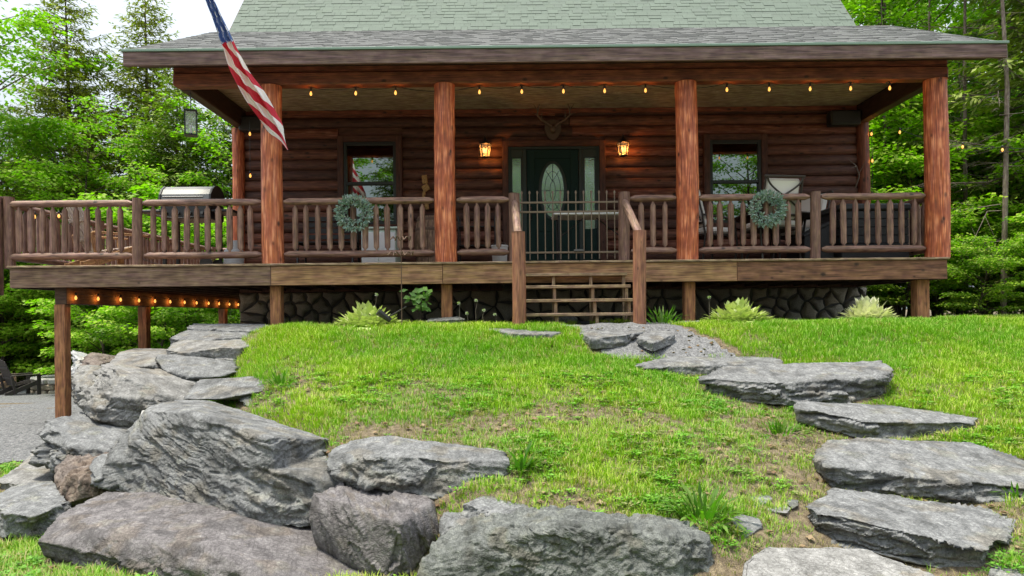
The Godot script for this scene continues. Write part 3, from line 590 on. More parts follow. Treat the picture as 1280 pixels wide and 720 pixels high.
func voronoi_stones(parent: Node, x0, x1, y0, y1, gx: int, gy: int, zf: float):
	var seeds := []
	var cw: float = (x1 - x0) / gx
	var ch: float = (y1 - y0) / gy
	for j in gy:
		for i in gx:
			if rng.randf() < 0.2: continue
			seeds.append(Vector2(x0 + (i + 0.5 + (0.5 if j % 2 == 1 else 0.0) + R(-0.5, 0.5)) * cw, y0 + (j + 0.5 + R(-0.36, 0.36)) * ch))
	for s in seeds:
		var poly := [Vector2(x0, y0), Vector2(x1, y0), Vector2(x1, y1), Vector2(x0, y1)]
		for q in seeds:
			if q == s or s.distance_to(q) > cw * 3.2: continue
			var mid: Vector2 = (s + q) * 0.5
			var dn: Vector2 = (q - s).normalized()
			var out := []
			for k in poly.size():
				var a: Vector2 = poly[k]
				var c: Vector2 = poly[(k + 1) % poly.size()]
				var da := (a - mid).dot(dn)
				var dc := (c - mid).dot(dn)
				if da <= 0: out.append(a)
				if (da < 0) != (dc < 0): out.append(a.lerp(c, da / (da - dc)))
			poly = out
			if poly.size() < 3: break
		if poly.size() < 3: continue
		var cen := Vector2.ZERO
		for p in poly: cen += p
		cen /= poly.size()
		var b := mb()
		var pr := R(0.05, 0.10)
		var rings := [[], [], []]
		var np := []
		for k in poly.size():        # split long edges so that outlines wander
			var a: Vector2 = poly[k]
			var c: Vector2 = poly[(k + 1) % poly.size()]
			np.append(a)
			if a.distance_to(c) > 0.12: np.append(a.lerp(c, R(0.4, 0.6)) + (cen - a.lerp(c, 0.5)) * R(0.0, 0.14))
		for p in np:
			var dv: Vector2 = p - cen
			var l := dv.length()
			if l < 0.03: continue
			var q0: Vector2 = cen + dv * ((l - 0.014) / l)
			var q1: Vector2 = cen + dv * ((l - 0.03) / l)
			var q2: Vector2 = cen + dv * maxf(0.2, (l - 0.075) / l)
			var o := Vector3(dv.x, dv.y, 0).normalized()
			rings[0].append(b.vert(W(q0.x, q0.y, zf), o))
			rings[1].append(b.vert(W(q1.x, q1.y, zf - pr * 0.7), (o + Vector3(0, 0, 0.7)).normalized()))
			rings[2].append(b.vert(W(q2.x, q2.y, zf - pr * R(0.85, 1.1)), (o * 0.25 + Vector3(R(-0.1, 0.1), R(-0.1, 0.1), 1)).normalized()))
		var cc := b.vert(W(cen.x, cen.y, zf - pr * 1.05), Vector3(0, 0, 1))
		var nn: int = rings[0].size()
		if nn < 3: continue
		for k in nn:
			var k2 := (k + 1) % nn
			b.quad(rings[0][k], rings[0][k2], rings[1][k2], rings[1][k])
			b.quad(rings[1][k], rings[1][k2], rings[2][k2], rings[2][k])
			b.tri(rings[2][k], rings[2][k2], cc)
		obj("stone", b, M.stones[rng.randi() % M.stones.size()], parent)

func shingle_box(b: MB, t: Transform3D, w: float, l: float, th: float):     # butt at z = 0, running up the slope to z = -l, wedge
	var x := w * 0.5
	var p := [Vector3(-x, 0, 0), Vector3(x, 0, 0), Vector3(x, th, 0), Vector3(-x, th, 0), Vector3(-x, 0.002, -l), Vector3(x, 0.002, -l)]
	for k in 6: p[k] = t * p[k]
	b.face([p[0], p[1], p[2], p[3]], t.basis.z)
	b.face([p[3], p[2], p[5], p[4]], (t.basis.y * l - t.basis.z * (th - 0.002)).normalized())
	b.face([p[0], p[3], p[4]], -t.basis.x)
	b.face([p[1], p[2], p[5]], t.basis.x)
# courses of shingles on a slope; frame f: origin at the left end of the eave, x along it, y off the roof, -z up the slope
func shingle_slope(parent: Node, f: Transform3D, width: float, length: float, singles: int, tint: Array, ths: Array):
	var courses := int(length / 0.106)
	var bulk := MB.new()
	var kinds := []
	for w in [0.11, 0.14, 0.18, 0.23]:
		for th in ths:
			var kb := MB.new()
			shingle_box(kb, Transform3D.IDENTITY, w - 0.004, 0.16, th)
			kinds.append([w, kb.mesh()])
	var made := 0
	for c in courses:
		var x := -R(0, 0.2)
		while x < width:
			var k := rng.randi() % kinds.size()
			var w: float = kinds[k][0]
			var x0 := maxf(x, 0.0)
			var x1 := minf(x + w, width)
			if x1 - x0 > 0.03:
				var t := f * Transform3D(Basis(Vector3.RIGHT, 0.0), Vector3((x0 + x1) * 0.5, 0.012, -c * 0.106))
				if made < singles and x1 - x0 > w - 0.001:
					put("shingle", kinds[k][1], M.shingles[rng.randi() % 5], parent, t)
					made += 1
				else:
					var q = tint[rng.randi() % 5]
					bulk.col = Color(q[0], q[1], q[2])
					shingle_box(bulk, t, x1 - x0 - 0.004, 0.16, ths[k % 2])
			x += w
	var o := obj("shingle_field", bulk, M.shingles_all, parent)
	o.set_meta("kind", "stuff")

func make_window(parent: Node, x0, x1, y0, y1, curtain: int):
	var w := node("window", parent)
	var z := ZB - 0.1
	for e in [[x0 - 0.1, x0, y0 - 0.1, y1 + 0.1], [x1, x1 + 0.1, y0 - 0.1, y1 + 0.1], [x0, x1, y1, y1 + 0.1], [x0, x1, y0 - 0.1, y0]]:
		var b := mb()
		bx(b, e[0], e[1], e[2], e[3], z - 0.03, z + 0.1, 0.006)
		obj("trim_board", b, M.trim, w)
	var ft := 0.05
	var f := mb()
	bx(f, x0, x0 + ft, y0, y1, z - 0.01, z + 0.1, 0.004)
	bx(f, x1 - ft, x1, y0, y1, z - 0.01, z + 0.1, 0.004)
	bx(f, x0 + ft, x1 - ft, y1 - ft, y1, z - 0.01, z + 0.1, 0.004)
	bx(f, x0 + ft, x1 - ft, y0, y0 + ft, z - 0.01, z + 0.1, 0.004)
	obj("frame", f, M.frame, w)
	var ym: float = y0 + (y1 - y0) * 0.5
	var mr := mb()
	bx(mr, x0 + ft, x1 - ft, ym - 0.025, ym + 0.025, z + 0.0, z + 0.08, 0.004)
	obj("meeting_rail", mr, M.frame, w)
	for e in [[ym + 0.025, y1 - ft, 0.03], [y0 + ft, ym - 0.025, 0.05]]:
		var p := mb()
		bx(p, x0 + ft, x1 - ft, e[0], e[1], z + e[2], z + e[2] + 0.006)
		obj("pane", p, M.glass, w)
	if curtain > 0:                 # gathered valance, or a lace panel, inside the room
		var c := mb()
		var prev := []
		for k in 41:
			var u := k / 40.0
			var ring := []
			var bot: float = y1 - (0.26 if curtain == 1 else 0.5) - (0.02 * sin(u * 40.0))
			for q in [y1, bot]:
				ring.append(c.vert(W(lerpf(x0 + 0.02, x1 - 0.02, u), q, ZB + 0.02 + 0.012 * sin(u * 55.0)), Vector3(0, 0, 1)))
			if k > 0: c.quad(prev[0], prev[1], ring[1], ring[0])
			prev = ring
		obj("curtain", c, M.curtain, w)

func make_cabin():
	var cab := thing("log_cabin", "dark red log cabin with covered front porch, green shingle roof and log railings", "cabin", W(0.7, -0.12, 13.0))
	# --- baluster shared by all railings
	var bb := mb()
	bb.tube([Vector3(0, 0.17, 0), Vector3(0, 0.2, 0), Vector3(0, 0.225, 0), Vector3(0, 0.5, 0), Vector3(0, 0.765, 0), Vector3(0, 0.795, 0), Vector3(0, 0.84, 0)], [0.016, 0.017, 0.038, 0.041, 0.038, 0.02, 0.014], 12)
	baluster_mesh = bb.mesh()
	# --- log wall
	var wall := node("log_wall", cab)
	var row := 0.176
	var opens := [[-2.905, -1.824, 1.46, 3.06], [-0.14, 1.59, 0.0, 2.94], [3.247, 4.314, 1.43, 3.02]]
	var y := DECK
	var mats := [M.wall_log, M.wall_log2, M.wall_log3, M.wall_log4, M.wall_log5]
	while y < 3.44:
		var cuts := [[XL + 0.1, XR - 0.1]]
		for o in opens:
			if y + row > o[2] + 0.02 and y < o[3] - 0.02:
				var nc := []
				for c in cuts:
					if o[1] <= c[0] or o[0] >= c[1]: nc.append(c)
					else:
						if o[0] > c[0]: nc.append([c[0], o[0]])
						if o[1] < c[1]: nc.append([o[1], c[1]])
				cuts = nc
		for c in cuts:
			var segs := [c]
			if c[1] - c[0] > 4.5:
				var sp: float = lerpf(c[0], c[1], R(0.35, 0.65))
				segs = [[c[0], sp], [sp, c[1]]]
			for s in segs:
				var L: float = s[1] - s[0] - 0.006
				obj("log", log_mesh(L, row - 0.004, 0.055 + R(-0.006, 0.006)), mats[rng.randi() % 5], wall, at(W((s[0] + s[1]) * 0.5, y + row * 0.5, ZB)))
		y += row
	var bk := mb()          # the body of the wall behind the half logs, with its openings
	var prevx := XL
	for o in opens:
		bx(bk, prevx, o[0], DECK - 0.3, 3.5, ZB, ZB + 0.14)
		bx(bk, o[0], o[1], o[3], 3.5, ZB, ZB + 0.14)
		if o[2] > 0.5: bx(bk, o[0], o[1], DECK - 0.3, o[2], ZB, ZB + 0.14)
		prevx = o[1]
	bx(bk, prevx, XR, DECK - 0.3, 3.5, ZB, ZB + 0.14)
	obj("wall_core", bk, M.wall_log2, wall)
	for e in [XL, XR]:
		obj("corner_post", log_post(DECK, 3.2, 0.10, 4), M.column if e == XL else M.beam, wall, at(W(e + (0.02 if e == XL else -0.05), 0, ZB - 0.06)))
	for e in [[XL, XL + 0.14], [XR - 0.14, XR]]:
		var sw := mb()
		bx(sw, e[0], e[1], DECK - 0.3, 4.7, ZB + 0.145, 20.6)
		obj("side_wall", sw, M.wall_log2, wall)
	var rw := mb()
	bx(rw, XL + 0.15, XR - 0.15, DECK - 0.3, 4.7, 20.45, 20.6)
	obj("rear_wall", rw, M.wall_log2, wall)
	var rf := mb()
	bx(rf, XL + 0.15, XR - 0.15, DECK - 0.1, DECK - 0.02, ZB + 0.15, 20.44)
	obj("room_floor", rf, M.room, wall)
	var rc := mb()
	bx(rc, XL + 0.15, XR - 0.15, 3.5, 3.6, ZB, 20.44)
	obj("room_ceiling", rc, M.room, wall)
	var ri := mb()
	bx(ri, XL + 0.15, XR - 0.15, DECK, 3.48, 15.2, 15.3)
	obj("room_partition", ri, M.room, wall)
	# --- plinth of field stones
	var fo := node("foundation", cab)
	var mo := mb()
	bx(mo, XL + 0.02, XR - 0.02, -0.5, DECK - 0.31, ZB - 0.02, ZB + 0.2)
	obj("mortar", mo, M.mortar, fo)
	var ms := mb()
	bx(ms, XL + 0.02, XL + 0.2, -1.6, DECK - 0.31, ZB + 0.21, 20.4)
	obj("mortar", ms, M.mortar, fo)
	var mf := mb()
	bx(mf, XL + 0.02, XL + 0.9, -1.6, -0.51, ZB - 0.0, ZB + 0.2)
	obj("mortar", mf, M.mortar, fo)
	voronoi_stones(fo, XL, XR, -0.3, 0.44, 42, 4, ZB - 0.01)
	# --- windows and door
	make_window(cab, -2.805, -1.924, 1.56, 2.95, 1)
	make_window(cab, 3.347, 4.214, 1.53, 2.92, 2)
	var door := node("door", cab)
	var zd := ZB - 0.12
	for e in [[-0.14, -0.04, DECK, 2.94], [1.49, 1.59, DECK, 2.94], [-0.04, 1.49, 2.84, 2.94]]:
		var b := mb()
		bx(b, e[0], e[1], e[2], e[3], zd - 0.03, zd + 0.2, 0.006)
		obj("trim_board", b, M.trim, door)
	var df := mb()
	for e in [[-0.04, 0.0, DECK, 2.84], [1.45, 1.49, DECK, 2.84], [0.0, 1.45, 2.79, 2.84], [0.2, 0.265, DECK, 2.79], [1.145, 1.21, DECK, 2.79], [0.0, 0.2, 2.65, 2.79], [1.21, 1.45, 2.65, 2.79], [0.0, 0.03, 1.45, 2.65], [0.17, 0.2, 1.45, 2.65], [1.21, 1.245, 1.45, 2.65], [1.41, 1.45, 1.45, 2.65]]:
		bx(df, e[0], e[1], e[2], e[3], zd - 0.005, zd + 0.08, 0.005)
	obj("door_frame", df, M.door_trim, door)
	for e in [[0.03, 0.17], [1.245, 1.41]]:
		var p := mb()
		bx(p, e[0], e[1], 1.45, 2.65, zd + 0.03, zd + 0.036)
		obj("sidelight_pane", p, M.textured_glass, door)
		var lp := mb()
		bx(lp, e[0] - 0.03, e[1] + 0.03, DECK, 1.45, zd + 0.01, zd + 0.07)
		bx(lp, e[0], e[1], DECK + 0.12, 1.36, zd - 0.004, zd + 0.009, 0.004)
		obj("sidelight_panel", lp, M.door, door)
	var sl := mb()
	bx(sl, 0.27, 1.14, DECK + 0.02, 2.785, zd + 0.03, zd + 0.08)
	for e in [[0.27, 0.40, DECK + 0.02, 2.785], [1.01, 1.14, DECK + 0.02, 2.785], [0.40, 1.01, 2.64, 2.785], [0.40, 1.01, DECK + 0.02, 0.98], [0.40, 1.01, 1.42, 1.52], [0.67, 0.74, 0.98, 1.42]]:
		bx(sl, e[0], e[1], e[2], e[3], zd + 0.012, zd + 0.029, 0.003)
	for e in [[0.44, 0.63], [0.78, 0.97]]: bx(sl, e[0], e[1], 1.03, 1.37, zd + 0.016, zd + 0.029, 0.006)
	obj("door_leaf", sl, M.door, door)
	var ov := mb()
	var og := mb()
	var oc := W(0.705, 2.1, zd + 0.026)
	var hw := 0.185
	var hh := 0.45
	var pv := []
	var gp := []
	for k in 49:
		var a := TAU * k / 48
		var o := Vector3(cos(a), sin(a), 0)
		var rr := []
		for q in [[1.0, 0.0], [1.06, 0.02], [1.2, 0.02], [1.26, 0.0]]:
			rr.append(ov.vert(oc + Vector3(cos(a) * (hw + (q[0] - 1) * 0.2), sin(a) * (hh + (q[0] - 1) * 0.2), q[1]), (Vector3(0, 0, 1) + o * (q[0] - 1.13) * 4.0).normalized()))
		if k > 0:
			for j in 3: ov.quad(pv[j], pv[j + 1], rr[j + 1], rr[j])
		pv = rr
		gp.append(oc + Vector3(cos(a) * hw, sin(a) * hh, 0.003))
	obj("oval_moulding", ov, M.door_trim, door)
	gp.pop_back()
	og.face(gp, Vector3(0, 0, 1))
	obj("oval_pane", og, M.textured_glass, door)
	var ld := mb()
	for sc in [0.72, 0.35]:
		var lp := []
		var lr := []
		for k in 33:
			var a := TAU * k / 32
			lp.append(oc + Vector3(cos(a) * hw * sc * (0.7 if sc < 0.5 else 1.0), sin(a) * hh * sc, 0.006)); lr.append(0.004)
		ld.tube(lp, lr, 4, false)
	for e in [[0.0, 1.0, 0.0, 0.35], [0.0, -0.35, 0.0, -1.0], [-1.0, 0.0, -0.25, 0.0], [0.25, 0.0, 1.0, 0.0], [-0.6, 0.75, 0.0, 0.35], [0.6, 0.75, 0.0, 0.35], [-0.6, -0.75, 0.0, -0.35], [0.6, -0.75, 0.0, -0.35]]:
		ld.tube([oc + Vector3(e[0] * hw, e[1] * hh, 0.006), oc + Vector3(e[2] * hw, e[3] * hh, 0.006)], [0.004, 0.004], 4)
	obj("leading", ld, M.black_metal, door)
	var hd := mb()
	hd.tube([W(0.335, 1.62, zd + 0.01), W(0.335, 1.62, zd - 0.04), W(0.335, 1.72, zd - 0.06), W(0.335, 1.82, zd - 0.04), W(0.335, 1.82, zd + 0.01)], [0.012, 0.012, 0.012, 0.012, 0.012], 8)
	obj("door_handle", hd, M.black_metal, door)
	# --- porch roof frame
	var fr := node("porch_frame", cab)
	var bm := mb()
	bx(bm, XL, XR, 3.19, 3.365, ZF - 0.1, ZF + 0.1, 0.02)
	obj("front_beam", bm, M.beam, fr)
	var bm2 := mb()
	bx(bm2, XL, XR, 3.37, 3.47, ZF - 0.07, ZF + 0.09, 0.008)
	obj("top_plate", bm2, M.beam, fr)
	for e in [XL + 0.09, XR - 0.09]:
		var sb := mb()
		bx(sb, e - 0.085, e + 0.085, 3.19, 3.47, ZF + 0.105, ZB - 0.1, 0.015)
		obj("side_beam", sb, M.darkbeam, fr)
	var ce := node("porch_ceiling", cab)
	var zc := ZF + 0.11
	while zc < ZB - 0.06:
		var b := mb()
		bx(b, XL + 0.18, XR - 0.18, 3.475, 3.495, zc, zc + 0.083, 0.004)
		obj("ceiling_board", b, M.ceiling, ce)
		zc += 0.09
	var cb := mb()
	bx(cb, XL, XR, 3.5, 3.52, ZF - 0.07, ZB)
	obj("ceiling_back", cb, M.joist, ce)
	var wp := mb()
	bx(wp, XL + 0.18, XR - 0.18, 3.40, 3.472, ZB - 0.14, ZB - 0.075, 0.01)
	obj("cornice", wp, M.beam, ce)
	for q in [[-3.29, 0.145, M.column2], [-0.905, 0.148, M.column], [2.43, 0.15, M.column], [5.87, 0.155, M.column]]:
		obj("column", log_post(DECK, 3.19, q[1], 8), q[2], fr, at(W(q[0], 0, ZF)))
	# --- porch roof
	var pr := node("porch_roof", cab)
	var e0 := W(-5.05, 3.52, 9.45)
	var e1 := W(-5.05, 4.84, ZB)
	var sd := (e1 - e0).normalized()
	var fpr := Transform3D(Basis(Vector3.RIGHT, Vector3.RIGHT.cross(sd), -sd), e0)
	var wd := 11.55
	var sl2 := mb()
	var ln := e0.distance_to(e1) + 0.15
	sl2.box(fpr * at(Vector3(wd * 0.5, -0.02, -ln * 0.5)), Vector3(wd, 0.06, ln))
	obj("roof_deck", sl2, M.joist, pr)
	shingle_slope(pr, fpr * at(Vector3(0, 0.0, 0.03)), wd, ln - 0.1, 0, GRAZING_GREYS, [0.004, 0.009])
	var fa := mb()
	bx(fa, -5.05, 6.5, 3.315, 3.495, 9.40, 9.44, 0.006)
	obj("fascia_board", fa, M.fascia, pr)
	var dr := mb()
	bx(dr, -5.07, 6.52, 3.497, 3.53, 9.385, 9.44, 0.004)
	obj("drip_edge", dr, M.drip, pr)
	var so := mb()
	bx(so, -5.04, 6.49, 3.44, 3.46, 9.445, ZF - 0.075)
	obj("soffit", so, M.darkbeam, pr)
	for e in [-5.05, 6.5]:
		var rk := mb()
		rk.box(fpr * at(Vector3(e + 5.05, -0.12, -ln * 0.5)), Vector3(0.035, 0.16, ln), 0.005)
		obj("rake_board", rk, M.fascia, pr)
	# --- main roof
	var mrf := node("main_roof", cab)
	var g0 := W(-4.75, 4.84, ZB)
	var g1 := W(-4.75, 9.84, 16.4)
	var gs := (g1 - g0).normalized()
	var fm := Transform3D(Basis(Vector3.RIGHT, Vector3.RIGHT.cross(gs), -gs), g0)
	var gl := g0.distance_to(g1)
	var gw := 10.63
	var rd := mb()
	rd.box(fm * at(Vector3(gw * 0.5, -0.06, -gl * 0.5)), Vector3(gw, 0.1, gl))
	obj("roof_deck", rd, M.joist, mrf)
	shingle_slope(mrf, fm, gw, gl, 300, SAGES, [0.004, 0.010])
	var h0 := W(-4.75 + gw, 4.84, 20.6)
	var hs := (W(-4.75 + gw, 9.84, 16.4) - h0).normalized()
	var fh := Transform3D(Basis(Vector3.LEFT, Vector3.LEFT.cross(hs), -hs), h0)
	var rd2 := mb()
	rd2.box(fh * at(Vector3(gw * 0.5, -0.06, -gl * 0.5)), Vector3(gw, 0.1, gl))
	obj("rear_slope", rd2, M.shingles[0], mrf)
	for e in [0.0, gw]:
		for q in [fm, fh]:
			var rk := mb()
			rk.box(q * at(Vector3(e, -0.1, -gl * 0.5)), Vector3(0.04, 0.2, gl), 0.005)
			obj("rake_board", rk, M.fascia, mrf)
	for e in [XL + 0.05, XR - 0.05]:
		var gb := mb()
		gb.face([W(e, 4.7, ZB + 0.2), W(e, 9.6, 16.4), W(e, 4.7, 20.5)], Vector3(signf(e), 0, 0))
		obj("gable_wall", gb, M.wall_log2, mrf)
	# --- deck
	var dk := node("deck", cab)
	var z := ZF - 0.13
	while z < 17.0:
		var b := mb()
		bx(b, -6.80, XL - 0.02 if z > ZB - 0.15 else XR - 0.1, DECK - 0.04, DECK - 0.004, z, z + 0.135, 0.004)
		obj("deck_board", b, M.board_grey, dk)
		z += 0.14
	var lip := mb()
	bx(lip, -6.82, XR - 0.08, DECK - 0.03, DECK, ZF - 0.215, ZF - 0.135, 0.006)
	obj("edge_board", lip, M.tread, dk)
	for q in [[-6.79, -3.26, M.board_grey], [-3.255, -0.935, M.board_tan], [-0.93, 3.05, M.board_tan], [3.055, XR - 0.105, M.board_brown]]:
		var b := mb()
		bx(b, q[0], q[1], 0.445, DECK - 0.033, ZF - 0.19, ZF - 0.145, 0.004)
		obj("fascia_board", b, q[2], dk)
	var x := -6.7
	while x < 5.85:
		var b := mb()
		bx(b, x - 0.02, x + 0.02, 0.46, DECK - 0.042, ZF - 0.14, (ZB - 0.03) if x > XL - 0.05 else 16.9)
		obj("joist", b, M.joist, dk)
		x += 0.41
	for q in [[-6.80, -6.76, 0.44, DECK - 0.045, ZF - 0.14, 17.0], [-6.26, -6.10, 0.22, 0.455, ZF - 0.07, 17.0], [XR - 0.14, XR - 0.10, 0.445, DECK - 0.045, ZF - 0.14, ZB]]:
		var b := mb()
		bx(b, q[0], q[1], q[2], q[3], q[4], q[5], 0.006)
		obj("rim_beam", b, M.joist, dk)
	for q in [[-6.2, -1.45, ZF, 0.22], [-3.24, -0.3, ZF, 0.445], [-0.894, -0.3, ZF, 0.445], [2.44, -0.3, ZF, 0.445], [5.63, -0.35, ZF, 0.445], [-6.18, -1.7, 12.1, 0.22], [-6.18, -1.9, 15.4, 0.22]]:
		var b := mb()
		var hw2 := 0.073 if q[0] < 5.0 else 0.085
		bx(b, q[0] - hw2, q[0] + hw2, q[1], q[3], q[2] - hw2, q[2] + hw2, 0.008)
		obj("support_post", b, M.post_tan, dk)
	# --- railings
	var D := func(px, pz): return W(px, DECK, pz)
	for s in [[-6.93, -5.22], [-5.08, -3.44], [-3.14, -1.06], [-0.755, -0.03], [1.63, 2.28], [2.58, 4.12], [4.26, 5.71]]:
		rail_between(cab, D.call(s[0], ZF), D.call(s[1], ZF))
	for px in [-5.15, 4.19]: rail_post(cab, D.call(px, ZF))
	rail_post(cab, D.call(-6.93, ZF + 0.02), 0.97, 0.07)
	var fl := mb()
	bx(fl, -7.04, -7.0, 0.35, 1.71, ZF - 0.12, ZF - 0.0, 0.006)
	obj("railing_post", fl, M.rail, cab)
	for q in [[10.0, 12.1], [12.25, 14.4], [14.55, 16.7]]:
		rail_between(cab, D.call(-6.95, q[0]), D.call(-6.95, q[1]))
		rail_post(cab, D.call(-6.95, q[1] + 0.07))
	rail_between(cab, D.call(-6.85, 16.8), D.call(-4.8, 16.8))
	rail_between(cab, D.call(5.88, ZF + 0.16), D.call(5.88, ZB - 0.1))
	# --- stairs
	var stn := node("staircase", cab)
	rail_post(stn, D.call(0.04, ZF), 0.95, 0.078)
	rail_post(stn, D.call(1.556, ZF), 0.95, 0.078)
	for q in [0.085, 1.585]:
		obj("newel_post", log_post(-0.22, 1.04, 0.083, 4), M.stairpost, stn, at(W(q, 0, 8.9)))
	for q in [[0.05, 0.085], [1.556, 1.585]]:
		var t := mb()
		var a := W(q[0], 1.56, ZF - 0.06)
		var c := W(q[1], 1.0, 8.9 + 0.02)
		t.tube([a, a.lerp(c, 0.08), a.lerp(c, 0.5), a.lerp(c, 0.95), c], [0.03, 0.05, 0.053, 0.05, 0.045], 12)
		obj("handrail", t, M.handrail, stn)
	var tl := [[0.565, 9.62], [0.395, 9.4], [0.21, 9.18], [0.03, 8.95]]
	for k in 4:
		for h in 2:
			var b := mb()
			bx(b, 0.13 - 0.02 * k, 1.54 + 0.01 * k, tl[k][0] - 0.038, tl[k][0], tl[k][1] - 0.03 + h * 0.135, tl[k][1] + 0.1 + h * 0.135, 0.004)
			obj("tread", b, M.tread, stn)
		for px in [0.16, 0.56, 1.06, 1.5]:
			var b := mb()
			bx(b, px - 0.02, px + 0.02, -0.2, tl[k][0] - 0.039, tl[k][1] + 0.01, tl[k][1] + 0.08, 0.003)
			obj("stringer_leg", b, M.tread, stn)
	return cab

# ---------------------------------------------------------------- things on and around the porch
func omni(p: Vector3, e: float, r: float, parent: Node):
	var l := OmniLight3D.new()
	l.name = "lamp_light"
	l.light_color = Color(1.0, 0.6, 0.25)
	l.light_energy = e
	l.light_size = r
	l.omni_range = 8.0
	l.omni_attenuation = 2.0
	l.shadow_enabled = true
	parent.add_child(l, true)
	l.global_position = p

var socket_mesh: ArrayMesh
var bulb_mesh: ArrayMesh
func light_string(label: String, pts: Array, drop: float, hook := true, e := 0.004):
	if bulb_mesh == null:
		var s := MB.new()
		s.lathe(Transform3D.IDENTITY, [[0.0, 0.045], [0.012, 0.045], [0.016, 0.03], [0.016, 0.0], [0.0, 0.0]], 8)
		socket_mesh = s.mesh()
		var g := MB.new()
		g.lathe(Transform3D.IDENTITY, [[0.0, -0.058], [0.007, -0.056], [0.014, -0.047], [0.018, -0.033], [0.016, -0.02], [0.010, -0.007], [0.009, 0.0]], 10)
		bulb_mesh = g.mesh()
	var t := thing("string_light", label, "string light", pts[0])
	var path := []
	for k in pts.size():
		path.append(pts[k])
		if k < pts.size() - 1:
			var sag: float = 0.06 * pts[k].distance_to(pts[k + 1])
			for j in range(1, 4):
				var u := j / 4.0
				path.append(pts[k].lerp(pts[k + 1], u) - Vector3(0, sag * 4 * u * (1 - u), 0))
	var rad := []
	for p in path: rad.append(0.005)
	var b := mb()
	b.tube(path, rad, 5)
	obj("cord", b, M.black, t)
	for p in pts:
		var q: Vector3 = p - Vector3(0, drop, 0)
		if drop > 0.05:
			var w := mb()
			w.tube([p, q + Vector3(0, 0.045, 0)], [0.004, 0.004], 5)
			obj("lead", w, M.black, t)
		put("socket", socket_mesh, M.black, t, at(q))
		put("bulb", bulb_mesh, M.bulb, t, at(q - Vector3(0, 0.001, 0)))
		if e > 0: omni(q - Vector3(0, 0.033, 0), e, 0.015, t)

func make_wreath(label: String, p: Vector3):
	var t := thing("wreath", label, "wreath", p)
	var rg := mb()
	var ps := []
	var rd := []
	for k in 25:
		var a := TAU * k / 24
		ps.append(p + Vector3(cos(a) * 0.17, sin(a) * 0.17, 0)); rd.append(0.02)
	rg.tube(ps, rd, 6, false)
	obj("ring", rg, M.bark, t)
	var b := MB.new()
	for k in 900:
		var a := R(0, TAU)
		var ph := R(0, TAU)
		var rr := 0.065 * sqrt(rng.randf())
		var c := p + Vector3(cos(a) * (0.17 + cos(ph) * rr), sin(a) * (0.17 + cos(ph) * rr), sin(ph) * rr + 0.01)
		var out := (c - p - Vector3(cos(a), sin(a), 0) * 0.12 + Vector3(R(-0.06, 0.06), R(-0.06, 0.06), R(-0.02, 0.07))).normalized()
		var q := R(0.8, 1.3)
		b.col = Color(0.21 * q, 0.32 * q, 0.265 * q) if rng.randf() < 0.75 else Color(0.42, 0.50, 0.45)
		leaf(b, c, out, R(0.04, 0.065), 0.011, Vector3(R(-1, 1), R(-1, 1), 1).normalized())
	obj("greenery", b, M.pale_leaf, t)

func leaf(b: MB, p: Vector3, d: Vector3, l: float, w: float, n: Vector3):     # folded pointed leaf
	var sx := d.cross(n)
	if sx.length() < 0.01: sx = d.cross(Vector3(0.3, 0.8, 0.5))
	sx = sx.normalized()
	var nn := sx.cross(d).normalized()
	var m := p + d * l * 0.45 - nn * w * 0.25
	var a := b.vert(p, nn)
	var q := b.vert(m + sx * w + nn * w * 0.4, (nn - sx * 0.35).normalized())
	var e := b.vert(p + d * l, nn)
	var f := b.vert(m - sx * w + nn * w * 0.4, (nn + sx * 0.35).normalized())
	b.ix.append_array(PackedInt32Array([a, e, q, a, f, e]))

func make_wall_lantern(label: String, p: Vector3):     # p: centre of the glass
	var t := thing("wall_lantern", label, "wall lamp", p + Vector3(0, -0.15, 0))
	var b := mb()
	b.lathe(at(p), [[0.0, 0.20], [0.02, 0.19], [0.03, 0.15], [0.10, 0.105], [0.115, 0.085], [0.0, 0.085]], 14)
	b.tube([p + Vector3(0, 0.19, 0), p + Vector3(0, 0.25, 0)], [0.014, 0.004], 8)
	obj("cap", b, M.black_metal, t)
	var a := mb()
	a.tube([p + Vector3(0, 0.17, 0), p + Vector3(0, 0.2, -0.08), p + Vector3(0, 0.1, -0.18)], [0.01, 0.01, 0.012], 8)
	a.box(at(p + Vector3(0, 0.05, -0.185)), Vector3(0.1, 0.22, 0.02), 0.006)
	obj("wall_bracket", a, M.black_metal, t)
	var g := mb()
	for k in 6:
		var an := TAU * k / 6
		g.tube([p + Vector3(cos(an) * 0.105, 0.085, sin(an) * 0.105), p + Vector3(cos(an) * 0.075, -0.12, sin(an) * 0.075)], [0.007, 0.007], 5)
	g.lathe(at(p), [[0.0, -0.15], [0.03, -0.14], [0.08, -0.12], [0.0, -0.115]], 12)
	obj("cage", g, M.black_metal, t)
	var gl := mb()
	gl.lathe(at(p), [[0.1, 0.084], [0.098, 0.05], [0.07, -0.118]], 12)
	obj("lantern_glass", gl, M.clear, t)
	for k in 3:
		var an := TAU * k / 3 + 0.4
		var f := mb()
		f.ball(p + Vector3(cos(an) * 0.035, -0.01, sin(an) * 0.035), Vector3(0.015, 0.045, 0.015), 8)
		obj("flame_bulb", f, M.lampglow, t)
	omni(p + Vector3(cos(0.4) * 0.035, -0.01, sin(0.4) * 0.035), 0.05, 0.03, t)

